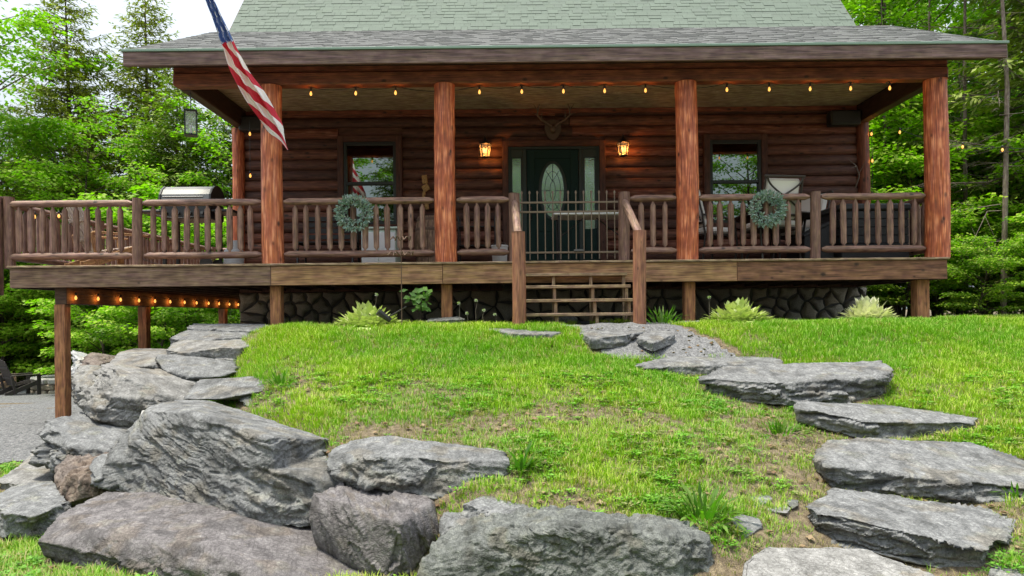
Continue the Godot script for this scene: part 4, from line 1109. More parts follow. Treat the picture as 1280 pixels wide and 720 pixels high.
func make_flag():
	var col := W(-3.29, 2.73, ZF)
	var foot := W(-3.27, 2.66, ZF - 0.15)
	var tip := W(-3.58, 4.05, 8.3)
	var t := thing("flag", "american flag furled along a slanting pole on the left porch column", "flag", foot)
	var b := mb()
	b.tube([foot, foot.lerp(tip, 0.5), tip], [0.014, 0.013, 0.011], 10)
	b.ball(tip, Vector3(0.025, 0.025, 0.025), 8)
	obj("pole", b, M.black, t)
	var br := mb()
	br.box(at(W(-3.275, 2.62, ZF - 0.155)), Vector3(0.06, 0.16, 0.03), 0.004)
	br.tube([W(-3.275, 2.62, ZF - 0.16), foot + (tip - foot).normalized() * 0.12], [0.022, 0.02], 10)
	obj("bracket", br, M.black_metal, t)
	# cloth: a long furled strip that leaves the pole near its foot and hangs past the column
	var spine := [W(-3.575, 4.0, 8.32), W(-3.53, 3.78, 8.55), W(-3.46, 3.45, 8.85), W(-3.38, 3.12, 9.12), W(-3.24, 2.82, 9.35), W(-3.10, 2.55, 9.47), W(-2.93, 2.23, 9.5)]
	var wid := [0.08, 0.11, 0.145, 0.20, 0.25, 0.22, 0.012]
	var cv := Curve3D.new()
	for k in spine.size():
		var tg: Vector3 = (spine[mini(k + 1, 6)] - spine[maxi(k - 1, 0)]) / 6.0
		cv.add_point(spine[k], -tg, tg)
	var n := 70
	var w := 26
	var canton := MB.new()
	var stripes := MB.new()
	var grid := []
	var L := cv.get_baked_length()
	for i in n + 1:
		var s := float(i) / n
		var p := cv.sample_baked(s * L, true)
		var p2 := cv.sample_baked(minf(s * L + 0.02, L), true)
		var p0 := cv.sample_baked(maxf(s * L - 0.02, 0), true)
		var d := (p2 - p0).normalized()
		var sx := d.cross(Vector3(0, 0, 1)).normalized()       # across the strip, in the picture of a viewer standing in front
		var fo := sx.cross(d).normalized()
		var f := s * 6.0
		var k0 := mini(int(f), 5)
		var ww := lerpf(wid[k0], wid[k0 + 1], smoothstep(0, 1, f - k0))
		var row := []
		for j in w + 1:
			var u := float(j) / w - 0.5
			var fold := (0.22 * sin(u * 15.0 + s * 5.0) + 0.1 * sin(u * 31.0 + s * 9.0)) * ww * (1.0 - 0.25 * s)
			row.append([p - sx * u * ww + Vector3(0, -0.015, 0) + fo * (fold + 0.025 + ww * 0.2), s, u + 0.5])
		grid.append(row)
	for pt in 2:
		var m: MB = [canton, stripes][pt]
		var i0: int = [0, 24][pt]
		var i1: int = [24, n][pt]
		var ids := []
		for i in range(i0, i1 + 1):
			var r := []
			for j in w + 1:
				var q = grid[i][j]
				var a: Vector3 = grid[mini(i + 1, n)][j][0] - grid[maxi(i - 1, 0)][j][0]
				var c: Vector3 = grid[i][mini(j + 1, w)][0] - grid[i][maxi(j - 1, 0)][0]
				var nn := a.cross(c).normalized()
				if nn.z < 0: nn = -nn
				var uv := Vector2(q[1] * 3.2, q[2] * 1.2) if pt == 0 else Vector2(0.5, (q[1] * 520.0 - q[2] * 165.0) / 115.0)
				r.append(m.vert(q[0], nn, uv))
			ids.append(r)
		for i in ids.size() - 1:
			for j in w: m.quad(ids[i][j], ids[i][j + 1], ids[i + 1][j + 1], ids[i + 1][j])
	var ci := Image.create(256, 256, false, Image.FORMAT_RGB8)
	ci.fill(lin(0.10, 0.17, 0.40))
	for r in 4:
		for q in 4:
			star(ci, Vector2(32 + q * 64 + (32 if r % 2 == 1 else 0), 32 + r * 64), 23)
	var cm := std(Color.WHITE, 0.75)
	cm.albedo_texture = ImageTexture.create_from_image(ci)
	cm.cull_mode = BaseMaterial3D.CULL_DISABLED
	cm.backlight_enabled = true
	cm.backlight = lin(0.08, 0.1, 0.2)
	var si := Image.create(16, 64, false, Image.FORMAT_RGB8)
	si.fill(lin(0.88, 0.88, 0.88))
	si.fill_rect(Rect2i(0, 0, 16, 32), lin(0.60, 0.035, 0.065))
	var sm := std(Color.WHITE, 0.75)
	sm.albedo_texture = ImageTexture.create_from_image(si)
	sm.cull_mode = BaseMaterial3D.CULL_DISABLED
	sm.backlight_enabled = true
	sm.backlight = lin(0.2, 0.15, 0.15)
	obj("canton", canton, cm, t)
	obj("stripes", stripes, sm, t)
func star(im: Image, c: Vector2, r: float):
	var pg := PackedVector2Array()
	for k in 10:
		var a := -PI / 2 + TAU * k / 10
		pg.append(c + Vector2(cos(a), sin(a)) * (r if k % 2 == 0 else r * 0.4))
	for y in range(int(c.y - r), int(c.y + r) + 1):
		for x in range(int(c.x - r), int(c.x + r) + 1):
			if Geometry2D.is_point_in_polygon(Vector2(x, y), pg): im.set_pixel(posmod(x, 256), posmod(y, 256), Color(0.92, 0.92, 0.93))

func make_gate():
	var t := thing("metal_gate", "bronze metal picket gate across the top of the stairs", "gate", W(0.8, DECK, ZF))
	var rl := [1.56, 1.43, 0.87]
	for yy in rl:
		var b := mb()
		bx(b, 0.12, 1.48, yy - 0.013, yy + 0.013, ZF - 0.013, ZF + 0.013, 0.003)
		obj("gate_rail", b, M.gate, t)
	for k in 13:
		var x := 0.15 + k * 0.1065
		var b := mb()
		b.tube([W(x, 0.775, ZF), W(x, 1.675, ZF), W(x, 1.69, ZF), W(x, 1.705, ZF), W(x, 1.725, ZF)], [0.008, 0.008, 0.016, 0.016, 0.002], 8)
		obj("picket", b, M.gate, t)
	var l := mb()
	bx(l, 0.86, 1.0, 0.88, 0.91, ZF - 0.035, ZF - 0.014, 0.004)
	obj("latch", l, M.steel, t)

func make_grill():
	var x := -4.86
	var z := 11.0
	var t := thing("gas_grill", "gas grill with silver lid on black stand, behind the left railing", "grill", W(x, DECK, z))
	var lid := mb()
	var ps := []
	for e in 2:
		var xx: float = x + [-0.36, 0.36][e]
		var arc := []
		for k in 9:
			var a := PI * k / 8.0
			arc.append(W(xx, 1.77 + sin(a) * 0.25, z - cos(a) * 0.27))
		lid.face(arc, Vector3([-1, 1][e], 0, 0))
		ps.append(arc)
	for k in 8:
		var a := PI * (k + 0.5) / 8.0
		var nn := Vector3(0, sin(a), cos(a))
		lid.face([ps[0][k], ps[1][k], ps[1][k + 1], ps[0][k + 1]], nn)
	obj("lid", lid, M.steel, t)
	for e in [-0.375, 0.375]:
		var ca := mb()
		var arc := []
		for k in 9:
			var a := PI * k / 8.0
			arc.append(W(x + e, 1.76 + sin(a) * 0.27, z - cos(a) * 0.29))
		for q in [-0.014, 0.014]:
			var aa := []
			for p in arc: aa.append(p + Vector3(q, 0, 0))
			ca.face(aa, Vector3(signf(q), 0, 0))
		for k in 8: ca.face([arc[k] - Vector3(0.014, 0, 0), arc[k] + Vector3(0.014, 0, 0), arc[k + 1] + Vector3(0.014, 0, 0), arc[k + 1] - Vector3(0.014, 0, 0)], Vector3(0, sin(PI * (k + 0.5) / 8), cos(PI * (k + 0.5) / 8)))
		obj("lid_end", ca, M.black, t)
	var h := mb()
	h.tube([W(x - 0.3, 1.81, z - 0.33), W(x + 0.3, 1.81, z - 0.33)], [0.014, 0.014], 8)
	obj("lid_handle", h, M.steel, t)
	var bo := mb()
	bx(bo, x - 0.37, x + 0.37, 1.50, 1.76, z - 0.28, z + 0.28, 0.02)
	obj("firebox", bo, M.black, t)
	for k in 4:
		var kb := mb()
		var kx: float = x - 0.27 + k * 0.18
		kb.tube([W(kx, 1.58, z - 0.28), W(kx, 1.58, z - 0.315)], [0.025, 0.022], 10)
		obj("knob", kb, M.steel, t)
	for e in [-1, 1]:
		var sh := mb()
		bx(sh, x + e * 0.54 - 0.16, x + e * 0.54 + 0.16, 1.60, 1.64, z - 0.25, z + 0.25, 0.01)
		obj("side_shelf", sh, M.black, t)
		for f in [-0.22, 0.22]:
			var lg := mb()
			bx(lg, x + e * 0.33 - 0.025, x + e * 0.33 + 0.025, DECK + (0.09 if e > 0 else 0.0), 1.499, z + f - 0.025, z + f + 0.025, 0.004)
			obj("leg", lg, M.black, t)
	for f in [-0.22, 0.22]:
		var wh := mb()
		wh.tube([W(x + 0.31, DECK + 0.09, z + f - 0.07), W(x + 0.31, DECK + 0.09, z + f - 0.03)], [0.09, 0.09], 16)
		obj("wheel", wh, M.black, t)
	var lo := mb()
	bx(lo, x - 0.3, x + 0.3, 0.95, 0.98, z - 0.2, z + 0.2, 0.005)
	obj("lower_shelf", lo, M.black, t)

func make_tank():
	var p := W(-4.28, DECK, 11.1)
	var t := thing("propane_tank", "pale grey propane tank standing beside the grill", "gas tank", p)
	var b := mb()
	b.lathe(at(p), [[0.0, 0.03], [0.11, 0.035], [0.145, 0.08], [0.152, 0.13], [0.152, 0.25], [0.14, 0.31], [0.09, 0.355], [0.0, 0.37]], 20)
	obj("body", b, M.tank, t)
	var f := mb()
	f.lathe(at(p), [[0.10, 0.0], [0.105, 0.04], [0.1, 0.04]], 18)
	obj("foot_ring", f, M.tank, t)
	var c := mb()
	c.lathe(at(p), [[0.095, 0.35], [0.1, 0.46], [0.094, 0.46], [0.09, 0.35]], 18)
	obj("collar", c, M.tank, t)
	var v := mb()
	v.tube([p + Vector3(0, 0.36, 0), p + Vector3(0, 0.43, 0), p + Vector3(0, 0.435, 0), p + Vector3(0, 0.455, 0)], [0.018, 0.018, 0.032, 0.032], 10)
	obj("valve", v, M.black, t)

# patio chair facing -z in its own axes (towards the far side), back at +z
func make_patio_chair(called: String, label: String, p: Vector3, turn: float) -> Node3D:
	var t := thing(called, label, "patio chair", Vector3.ZERO, "patio chairs round the dark table")
	var B := func(x, y, z): return Vector3(x, y, z)
	for s in [-1, 1]:
		var l := mb()
		l.tube([B.call(s * 0.25, 0, 0.27), B.call(s * 0.25, 0.4, 0.22), B.call(s * 0.25, 0.7, 0.27), B.call(s * 0.24, 1.02, 0.36)], [0.014, 0.014, 0.014, 0.014], 8)
		obj("rear_leg", l, M.chairframe, t)
		var f := mb()
		f.tube([B.call(s * 0.26, 0, -0.24), B.call(s * 0.27, 0.3, -0.27), B.call(s * 0.28, 0.6, -0.22), B.call(s * 0.28, 0.64, 0.0), B.call(s * 0.26, 0.66, 0.26)], [0.014, 0.014, 0.016, 0.018, 0.014], 8)
		obj("arm", f, M.chairframe, t)
	var fr := mb()
	fr.box(at(Vector3(0, 0.40, 0)), Vector3(0.52, 0.03, 0.5), 0.006)
	obj("seat_frame", fr, M.chairframe, t)
	var by := Basis(Vector3.RIGHT, 0.26)
	var tr := mb()
	tr.box(Transform3D(by, Vector3(0, 1.02, 0.365)), Vector3(0.54, 0.03, 0.035), 0.006)
	tr.box(Transform3D(by, Vector3(0, 0.56, 0.24)), Vector3(0.5, 0.03, 0.03), 0.006)
	obj("back_rail", tr, M.chairframe, t)
	var xs := mb()
	for s in [-1.0, 1.0]:
		var a := []
		var rr := []
		for k in 13:
			var u := k / 12.0
			var x: float = s * (0.24 * cos(u * PI) )
			var y := 0.58 + u * 0.42
			x = s * 0.23 * (1.0 - 2.0 * smoothstep(0.0, 1.0, u))
			a.append(Vector3(x, y, 0.262 + (y - 0.58) * 0.262 + 0.012)); rr.append(0.012)
		xs.tube(a, rr, 6)
	obj("cross_scroll", xs, M.chairframe, t)
	var sc := mb()
	sc.box(at(Vector3(0, 0.46, -0.02)), Vector3(0.5, 0.09, 0.48), 0.03)
	obj("seat_cushion", sc, M.cushion, t)
	var bc := mb()
	bc.box(Transform3D(by, Vector3(0, 0.76, 0.245)), Vector3(0.46, 0.5, 0.07), 0.025)
	obj("back_cushion", bc, M.cushion, t)
	t.position = p
	t.rotation.y = turn
	t.scale = Vector3.ONE * 1.12
	return t

func make_patio_table():
	var p := W(4.0, DECK, 10.95)
	var t := thing("patio_table", "dark round patio table between the chairs at the right window", "table", p)
	var b := mb()
	b.lathe(at(p), [[0.0, 0.70], [0.58, 0.70], [0.6, 0.71], [0.6, 0.725], [0.58, 0.735], [0.0, 0.735]], 28)
	obj("table_top", b, M.chairframe, t)
	for k in 4:
		var a := TAU * k / 4 + 0.4
		var l := mb()
		var o := Vector3(cos(a), 0, sin(a))
		l.tube([p + o * 0.46, p + o * 0.3 + Vector3(0, 0.35, 0), p + o * 0.42 + Vector3(0, 0.70, 0)], [0.018, 0.018, 0.018], 8)
		obj("leg", l, M.chairframe, t)

func make_hot_tub():
	var t := thing("hot_tub", "black panelled hot tub at the right end of the porch", "hot tub", W(5.1, DECK, 11.0))
	var x0 := 4.75
	var x1 := 5.72
	var y := DECK + 0.02
	while y < 1.38:
		var b := mb()
		bx(b, x0, x1, y, y + 0.112, 10.35, 11.75, 0.006)
		obj("side_plank", b, M.tub, t)
		y += 0.118
	var c := mb()
	bx(c, x0 - 0.03, x1 + 0.03, y, y + 0.1, 10.32, 11.78, 0.025)
	obj("cover", c, M.tubcover, t)
	var s := thing("deck_box", "low black slant-topped deck box beside the hot tub", "storage box", W(4.5, DECK, 10.9))
	var b2 := mb()
	var pr := [W(4.28, DECK, 10.5), W(4.70, DECK, 10.5), W(4.70, 1.33, 10.5), W(4.28, 1.12, 10.5)]
	var pb := []
	for q in pr: pb.append(q + Vector3(0, 0, -0.7))
	b2.face(pr, Vector3(0, 0, 1))
	b2.face(pb, Vector3(0, 0, -1))
	b2.face([pr[0], pr[3], pb[3], pb[0]], Vector3.LEFT)
	b2.face([pr[1], pr[2], pb[2], pb[1]], Vector3.RIGHT)
	obj("body", b2, M.tub, s)
	var ld := mb()
	bar(ld, pr[3].lerp(pb[3], 0.5) + Vector3(-0.02, 0.0, 0), pr[2].lerp(pb[2], 0.5) + Vector3(0.02, 0.02, 0), 0.74, 0.035, 0.008)
	obj("lid", ld, M.tubcover, s)

func make_slat_chair(label: String, p: Vector3, turn: float, m: Material, m2: Material, group: String, sc := 1.0):      # adirondack chair, front towards +z
	var t := thing("slat_chair", label, "garden chair", Vector3.ZERO, group)
	var tilt := Basis(Vector3.RIGHT, -0.42)
	for k in 7:
		var x := -0.225 + k * 0.075
		var b := mb()
		var h := 0.70 + 0.10 * cos((k - 3) * 0.42)
		b.box(Transform3D(tilt, Vector3(x, 0.28, -0.22)) * at(Vector3(0, h * 0.5, 0)), Vector3(0.066, h, 0.02), 0.006)
		obj("back_slat", b, m, t)
	for k in 6:
		var b := mb()
		var u := k / 5.0
		b.box(Transform3D(Basis(Vector3.RIGHT, 0.18), Vector3(0, 0.385 - (1 - u) * 0.1, -0.2 + u * 0.5)), Vector3(0.52, 0.022, 0.085), 0.005)
		obj("seat_slat", b, m, t)
	for yy in [0.42, 0.72]:
		var c := mb()
		c.box(Transform3D(tilt, Vector3(0, 0.28, -0.245)) * at(Vector3(0, yy - 0.2, 0)), Vector3(0.54, 0.06, 0.02), 0.004)
		obj("back_brace", c, m, t)
	for s in [-1, 1]:
		var a := mb()
		a.box(at(Vector3(s * 0.33, 0.56, 0.02)), Vector3(0.13, 0.025, 0.78), 0.006)
		obj("arm", a, m2, t)
		var f := mb()
		f.box(at(Vector3(s * 0.29, 0.275, 0.3)), Vector3(0.03, 0.55, 0.1), 0.005)
		obj("front_leg", f, m2, t)
		var r := mb()
		bar(r, Vector3(s * 0.265, 0.37, 0.34), Vector3(s * 0.265, 0.05, -0.5), 0.028, 0.12, 0.005)
		obj("side_rail", r, m2, t)
		var q := mb()
		q.box(Transform3D(Basis(Vector3.RIGHT, -0.2), Vector3(s * 0.3, 0.31, -0.33)), Vector3(0.028, 0.5, 0.06), 0.004)
		obj("arm_support", q, m2, t)
		var e := mb()
		e.box(at(Vector3(s * 0.265, 0.06, -0.48)), Vector3(0.03, 0.12, 0.09), 0.004)
		obj("rear_foot", e, m2, t)
	t.position = p
	t.rotation.y = turn
	t.scale = Vector3(sc, sc, sc)

func make_porch_things():
	make_gate()
	make_flag()
	make_wreath("frosted green wreath hanging on the railing below the left window", W(-2.15, 1.43, ZF - 0.1))
	make_wreath("frosted green wreath hanging on the railing below the right window", W(3.5, 1.43, ZF - 0.1))
	make_wall_lantern("lit wall lantern left of the front door", W(-0.42, 2.76, ZB - 0.26))
	make_wall_lantern("lit wall lantern right of the front door", W(1.87, 2.76, ZB - 0.26))
	# string lights: along the front beam, down the right rear post, out to the woods, under the left deck, on the left railing
	var pts := []
	for px in [-2.75, -2.13, -1.58, -0.42, 0.165, 0.74, 1.31, 1.875, 3.0, 3.585, 4.15, 4.71, 5.25]: pts.append(W(px, 3.183, ZF + 0.02))
	light_string("row of small amber bulbs along the front porch beam", pts, 0.055)
	light_string("three amber bulbs down the right rear corner post of the porch", [W(6.07, 3.05, ZB - 0.1), W(6.08, 2.6, ZB - 0.1), W(6.07, 2.0, ZB - 0.1)], 0.02, true, 0.004)
	light_string("two amber bulbs beside the left porch column near the house corner", [W(-4.05, 3.1, 11.2), W(-4.05, 2.45, 11.2)], 0.2, true, 0.004)
	light_string("amber bulbs strung from the right column out towards the trees", [W(6.02, 3.0, 10.0), W(6.6, 3.1, 12.2), W(7.6, 2.82, 12.1), W(8.2, 2.74, 12.0), W(8.75, 2.72, 11.9), W(9.4, 2.8, 12.0)], 0.02, true, 0.0)
	var ub := []
	for px in [95, 123, 151, 174, 194, 213, 231, 246, 261, 274, 287, 298]:
		var zz: float = 900.0 * 6.06 / (640.0 - px)
		ub.append(W(-6.06, 0.385, zz))
	light_string("row of orange bulbs along the beam under the left deck", ub, 0.045, true, 0.006)
	light_string("amber bulbs hung inside the left side railing", [W(-6.75, 1.52, 10.2), W(-6.72, 1.6, 10.7), W(-6.75, 1.4, 11.3), W(-6.7, 1.2, 12.6), W(-6.6, 1.1, 14.5)], 0.02, true, 0.0)
	light_string("two amber bulbs draped over the grill behind the left railing", [W(-5.1, 1.5, 10.3), W(-4.5, 1.47, 10.3)], 0.02, true, 0.0)
	# hanging lantern at the left beam
	var hp := W(-4.50, 2.92, 10.15)
	var hl := thing("hanging_lantern", "black framed glass lantern hanging under the left porch beam", "lantern", hp)
	var ch := mb()
	ch.tube([W(-4.50, 3.19, 10.15), W(-4.50, 2.95, 10.15)], [0.006, 0.006], 6)
	obj("chain", ch, M.black_metal, hl)
	var tb := Transform3D(Basis(Vector3.UP, 0.35), hp)
	var fr := mb()
	for e in [[-1, -1], [1, -1], [1, 1], [-1, 1]]: fr.box(tb * at(Vector3(e[0] * 0.075, -0.16, e[1] * 0.075)), Vector3(0.014, 0.32, 0.014))
	fr.box(tb * at(Vector3(0, -0.33, 0)), Vector3(0.17, 0.02, 0.17), 0.003)
	fr.box(tb * at(Vector3(0, 0.01, 0)), Vector3(0.17, 0.02, 0.17), 0.003)
	obj("frame", fr, M.black_metal, hl)
	var hg := mb()
	for e in 4:
		var rb := tb * Transform3D(Basis(Vector3.UP, e * PI / 2), Vector3.ZERO)
		hg.box(rb * at(Vector3(0, -0.16, 0.077)), Vector3(0.13, 0.30, 0.003))
	obj("lantern_glass", hg, M.clear, hl)
	var cd := mb()
	cd.tube([hp + Vector3(0, -0.31, 0), hp + Vector3(0, -0.19, 0)], [0.018, 0.018], 10)
	obj("candle", cd, M.white, hl)
	# antlers
	var ap := W(0.718, 3.0, ZB - 0.1)
	var an := thing("antler_mount", "deer antlers on a dark shield plaque above the front door", "antlers", ap)
	var pl := mb()
	var sh := [Vector2(-0.13, 0.16), Vector2(0, 0.19), Vector2(0.13, 0.16), Vector2(0.14, 0.02), Vector2(0.09, -0.1), Vector2(0, -0.19), Vector2(-0.09, -0.1), Vector2(-0.14, 0.02)]
	var front := []
	for q in sh: front.append(ap + Vector3(q.x, q.y + 0.1, 0.03))
	pl.face(front, Vector3(0, 0, 1))
	for k in 8: pl.face([front[k], front[(k + 1) % 8], front[(k + 1) % 8] - Vector3(0, 0, 0.06), front[k] - Vector3(0, 0, 0.06)], Vector3((sh[k] + sh[(k + 1) % 8]).x, (sh[k] + sh[(k + 1) % 8]).y, 0).normalized())
	obj("plaque", pl, M.plaque, an)
	var sk := mb()
	sk.ball(ap + Vector3(0, 0.12, 0.05), Vector3(0.05, 0.075, 0.04), 8)
	obj("skull_cap", sk, M.antler, an)
	for s in [-1, 1]:
		var a := mb()
		var o := ap + Vector3(0, 0.17, 0.06)
		a.tube([o + Vector3(s * 0.03, 0, 0), o + Vector3(s * 0.1, 0.04, 0.04), o + Vector3(s * 0.2, 0.08, 0.1), o + Vector3(s * 0.27, 0.14, 0.16), o + Vector3(s * 0.25, 0.27, 0.2), o + Vector3(s * 0.22, 0.35, 0.2)], [0.022, 0.02, 0.018, 0.015, 0.011, 0.003], 8)
		a.tube([o + Vector3(s * 0.2, 0.08, 0.1), o + Vector3(s * 0.19, 0.2, 0.16)], [0.014, 0.003], 6)
		a.tube([o + Vector3(s * 0.27, 0.14, 0.16), o + Vector3(s * 0.35, 0.17, 0.2)], [0.012, 0.003], 6)
		a.tube([o + Vector3(s * 0.26, 0.2, 0.18), o + Vector3(s * 0.33, 0.30, 0.22)], [0.011, 0.003], 6)
		obj("antler", a, M.antler, an)
	# loudspeakers under the ceiling
	for q in [[-4.28, "small black loudspeaker in the left corner of the porch ceiling", 0.42], [5.55, "small black loudspeaker in the right corner of the porch ceiling", 0.5]]:
		var p := W(q[0], 3.13, ZB - 0.22)
		var s := thing("loudspeaker", q[1], "speaker", p)
		var b := mb()
		b.box(at(p + Vector3(0, 0.1, 0)), Vector3(q[2], 0.24, 0.2), 0.02)
		obj("case", b, M.black, s)
		var g := mb()
		g.box(at(p + Vector3(0, 0.1, 0.105)), Vector3(q[2] - 0.05, 0.19, 0.008), 0.002)
		obj("grille", g, M.tub, s)
		var br := mb()
		br.box(at(p + Vector3(0, 0.1, -0.115)), Vector3(0.08, 0.1, 0.06), 0.004)
		obj("wall_bracket", br, M.black_metal, s)
	# ornament of split wood hanging on the wall
	var op := W(-1.44, 1.72, ZB - 0.1)
	var orn := thing("wood_ornament", "hanging ornament of golden carved wood pieces right of the left window", "ornament", op)
	for q in [[0.0, 0.58, 0.09, 0.14, 0.1], [0.02, 0.44, 0.12, 0.11, 0.5], [-0.02, 0.30, 0.05, 0.16, -0.1], [0.03, 0.16, 0.06, 0.17, 0.1], [-0.03, 0.08, 0.05, 0.14, -0.15]]:
		var b := mb()
		b.box(Transform3D(Basis(Vector3(0, 0, 1), q[4]), op + Vector3(q[0], q[1], 0.04)), Vector3(q[2], q[3], 0.05), 0.01)
		obj("wood_piece", b, M.ornament, orn)
	var oc := mb()
	oc.tube([op + Vector3(0, 0.8, 0.04), op + Vector3(0, 0.05, 0.04)], [0.004, 0.004], 5)
	obj("cord", oc, M.black, orn)
	# antler hook by the right corner post
	var kp := W(5.78, 2.1, ZB - 0.12)
	var hk := thing("antler_hook", "shed antler hung on the wall by the right corner post", "antler", kp)
	var kb := mb()
	kb.tube([kp, kp + Vector3(0.04, 0.18, 0.06), kp + Vector3(-0.02, 0.34, 0.08), kp + Vector3(-0.16, 0.46, 0.1)], [0.014, 0.013, 0.011, 0.004], 7)
	kb.tube([kp + Vector3(0.03, 0.22, 0.06), kp + Vector3(0.13, 0.42, 0.1)], [0.011, 0.003], 6)
	kb.tube([kp + Vector3(-0.02, 0.34, 0.08), kp + Vector3(-0.13, 0.3, 0.14)], [0.01, 0.003], 6)
	obj("antler", kb, M.antler, hk)
	make_grill()
	make_tank()
	make_patio_table()
	make_patio_chair("patio_chair", "cushioned patio chair left of the table, partly behind the right-centre column", W(3.02, DECK, 11.05), -PI / 2 + 0.35)
	make_patio_chair("patio_chair", "cushioned scroll-back patio chair facing away at the table behind the right wreath", W(3.7, DECK, 10.28), 0.15)
	make_patio_chair("patio_chair", "cushioned patio chair turned sideways right of the table", W(4.5, DECK, 11.25), PI / 2 + 0.5)
	make_hot_tub()
	# folding table before the door
	var fp := W(0.9, DECK, 10.6)
	var ft := thing("folding_table", "white topped folding table behind the metal gate", "table", fp)
	var tt := mb()
	bx(tt, 0.62, 1.75, 1.46, 1.52, 10.45, 11.05, 0.015)
	obj("table_top", tt, M.white, ft)
	for e in [0.70, 1.66]:
		var l := mb()
		l.tube([W(e, DECK, 10.5), W(e, 1.46, 10.5)], [0.015, 0.015], 8)
		l.tube([W(e, DECK, 11.0), W(e, 1.46, 11.0)], [0.015, 0.015], 8)
		l.tube([W(e, 0.95, 10.5), W(e, 0.95, 11.0)], [0.012, 0.012], 8)
		obj("leg_frame", l, M.black_metal, ft)
		var br := mb()
		br.tube([W(e, 1.15, 10.75), W(lerpf(e, 1.18, 0.8), 1.45, 10.75)], [0.01, 0.01], 6)
		obj("brace", br, M.black_metal, ft)
	# bucket
	var bp := W(-0.17, DECK, 10.4)
	var bu := thing("bucket", "white plastic bucket behind the railing left of the stairs", "bucket", bp)
	var b1 := mb()
	b1.lathe(at(bp), [[0.0, 0.0], [0.1, 0.0], [0.12, 0.26], [0.126, 0.26], [0.126, 0.28], [0.112, 0.28], [0.095, 0.02], [0.0, 0.02]], 18)
	obj("body", b1, M.white, bu)
	var b3 := mb()
	b3.tube([bp + Vector3(-0.125, 0.25, 0), bp + Vector3(-0.08, 0.31, 0.06), bp + Vector3(0.08, 0.31, 0.06), bp + Vector3(0.125, 0.25, 0)], [0.004, 0.004, 0.004, 0.004], 5)
	obj("handle", b3, M.steel, bu)
	# barrel
	var rp := W(-1.22, DECK, 11.3)
	var ba := thing("barrel", "old wooden barrel with iron hoops behind the left-centre railing", "barrel", rp)
	for k in 16:
		var s := mb()
		var pv := []
		for i in 9:
			var v := i / 8.0
			var rr := 0.245 + 0.055 * sin(v * PI)
			var r2 := []
			for e in [-0.46, 0.46]:
				var a: float = TAU * (k + e) / 16
				r2.append(s.vert(rp + Vector3(cos(a) * rr, v * 0.82, sin(a) * rr), Vector3(cos(TAU * k / 16), 0, sin(TAU * k / 16)), Vector2(v, e * 0.1)))
			if i > 0: s.quad(pv[0], pv[1], r2[1], r2[0])
			pv = r2
		obj("stave", s, M.barrel, ba)
	for v in [0.04, 0.25, 0.75, 0.94]:
		var h := mb()
		var rr: float = 0.249 + 0.055 * sin(v * PI)
		h.lathe(at(rp), [[rr, v * 0.82 - 0.02], [rr + 0.003, v * 0.82], [rr, v * 0.82 + 0.02]], 32)
		obj("hoop", h, M.rust, ba)
	var bh := mb()
	bh.lathe(at(rp), [[0.24, 0.78], [0.0, 0.78]], 24)
	obj("barrel_head", bh, M.barrel, ba)
	# cabinet
	var cp := W(-1.95, DECK, 11.0)
	var cb := thing("cabinet", "pale mint painted cabinet behind the railing below the left wreath", "cabinet", cp)
	var c1 := mb()
	bx(c1, -2.26, -1.74, DECK, 1.33, 10.85, 11.3, 0.008)
	obj("body", c1, M.mint, cb)
	for e in [[-2.25, -2.005], [-1.995, -1.75]]:
		var c2 := mb()
		bx(c2, e[0], e[1], DECK + 0.08, 1.28, 10.83, 10.849, 0.004)
		obj("cabinet_door", c2, M.white, cb)
	var c3 := mb()
	bx(c3, -2.29, -1.71, 1.331, 1.36, 10.81, 11.32, 0.006)
	obj("top", c3, M.mint, cb)
	# bench
	var np := W(-2.75, DECK, 11.4)
	var nb := thing("bench", "black slatted metal bench against the wall left of the cabinet", "bench", np)
	for k in 5:
		var s := mb()
		bx(s, -3.35, -2.4, 1.16, 1.18, 11.1 + k * 0.085, 11.17 + k * 0.085, 0.003)
		obj("seat_slat", s, M.black, nb)
	for k in 4:
		var s := mb()
		bx(s, -3.35, -2.4, 1.26 + k * 0.1, 1.33 + k * 0.1, 11.56 + k * 0.02, 11.58 + k * 0.02, 0.003)
		obj("back_slat", s, M.black, nb)
	for e in [-3.3, -2.45]:
		var s := mb()
		s.tube([W(e, DECK, 11.1), W(e, 1.15, 11.12), W(e, 1.15, 11.5), W(e, 1.62, 11.65)], [0.018, 0.018, 0.018, 0.018], 8)
		s.tube([W(e, DECK, 11.6), W(e, 1.15, 11.5)], [0.018, 0.018], 8)
		obj("frame", s, M.black_metal, nb)
	# shelf rack left of the door
	var qp := W(-0.55, DECK, 11.6)
	var rk := thing("wire_rack", "black metal shelf rack on the porch left of the front door", "shelf", qp)
	for yy in [0.82, 1.12, 1.42]:
		var s := mb()
		bx(s, -0.85, -0.25, yy, yy + 0.02, 11.45, 11.85, 0.003)
		obj("shelf", s, M.black_metal, rk)
	for e in [[-0.84, 11.46], [-0.26, 11.46], [-0.84, 11.84], [-0.26, 11.84]]:
		var s := mb()
		s.tube([W(e[0], DECK, e[1]), W(e[0], 1.6, e[1])], [0.011, 0.011], 6)
		obj("upright", s, M.black_metal, rk)
	# slat chair on the left deck, firewood board
	make_slat_chair("pale slatted garden chair with honey coloured arms on the left deck", W(-6.2, DECK, 11.1), 2.5, M.pale_wood, M.honey_wood, "", 1.0)
	# garden stake and spotlight
	var sp := W(-1.37, -0.24, 8.95)
	var gs := thing("garden_stake", "thin rusty garden stake with two scrolled crossbars on the lawn", "garden stake", sp)
	var g1 := mb()
	g1.tube([sp, W(-1.37, 1.08, 8.95)], [0.007, 0.006], 6)
	obj("rod", g1, M.rust, gs)
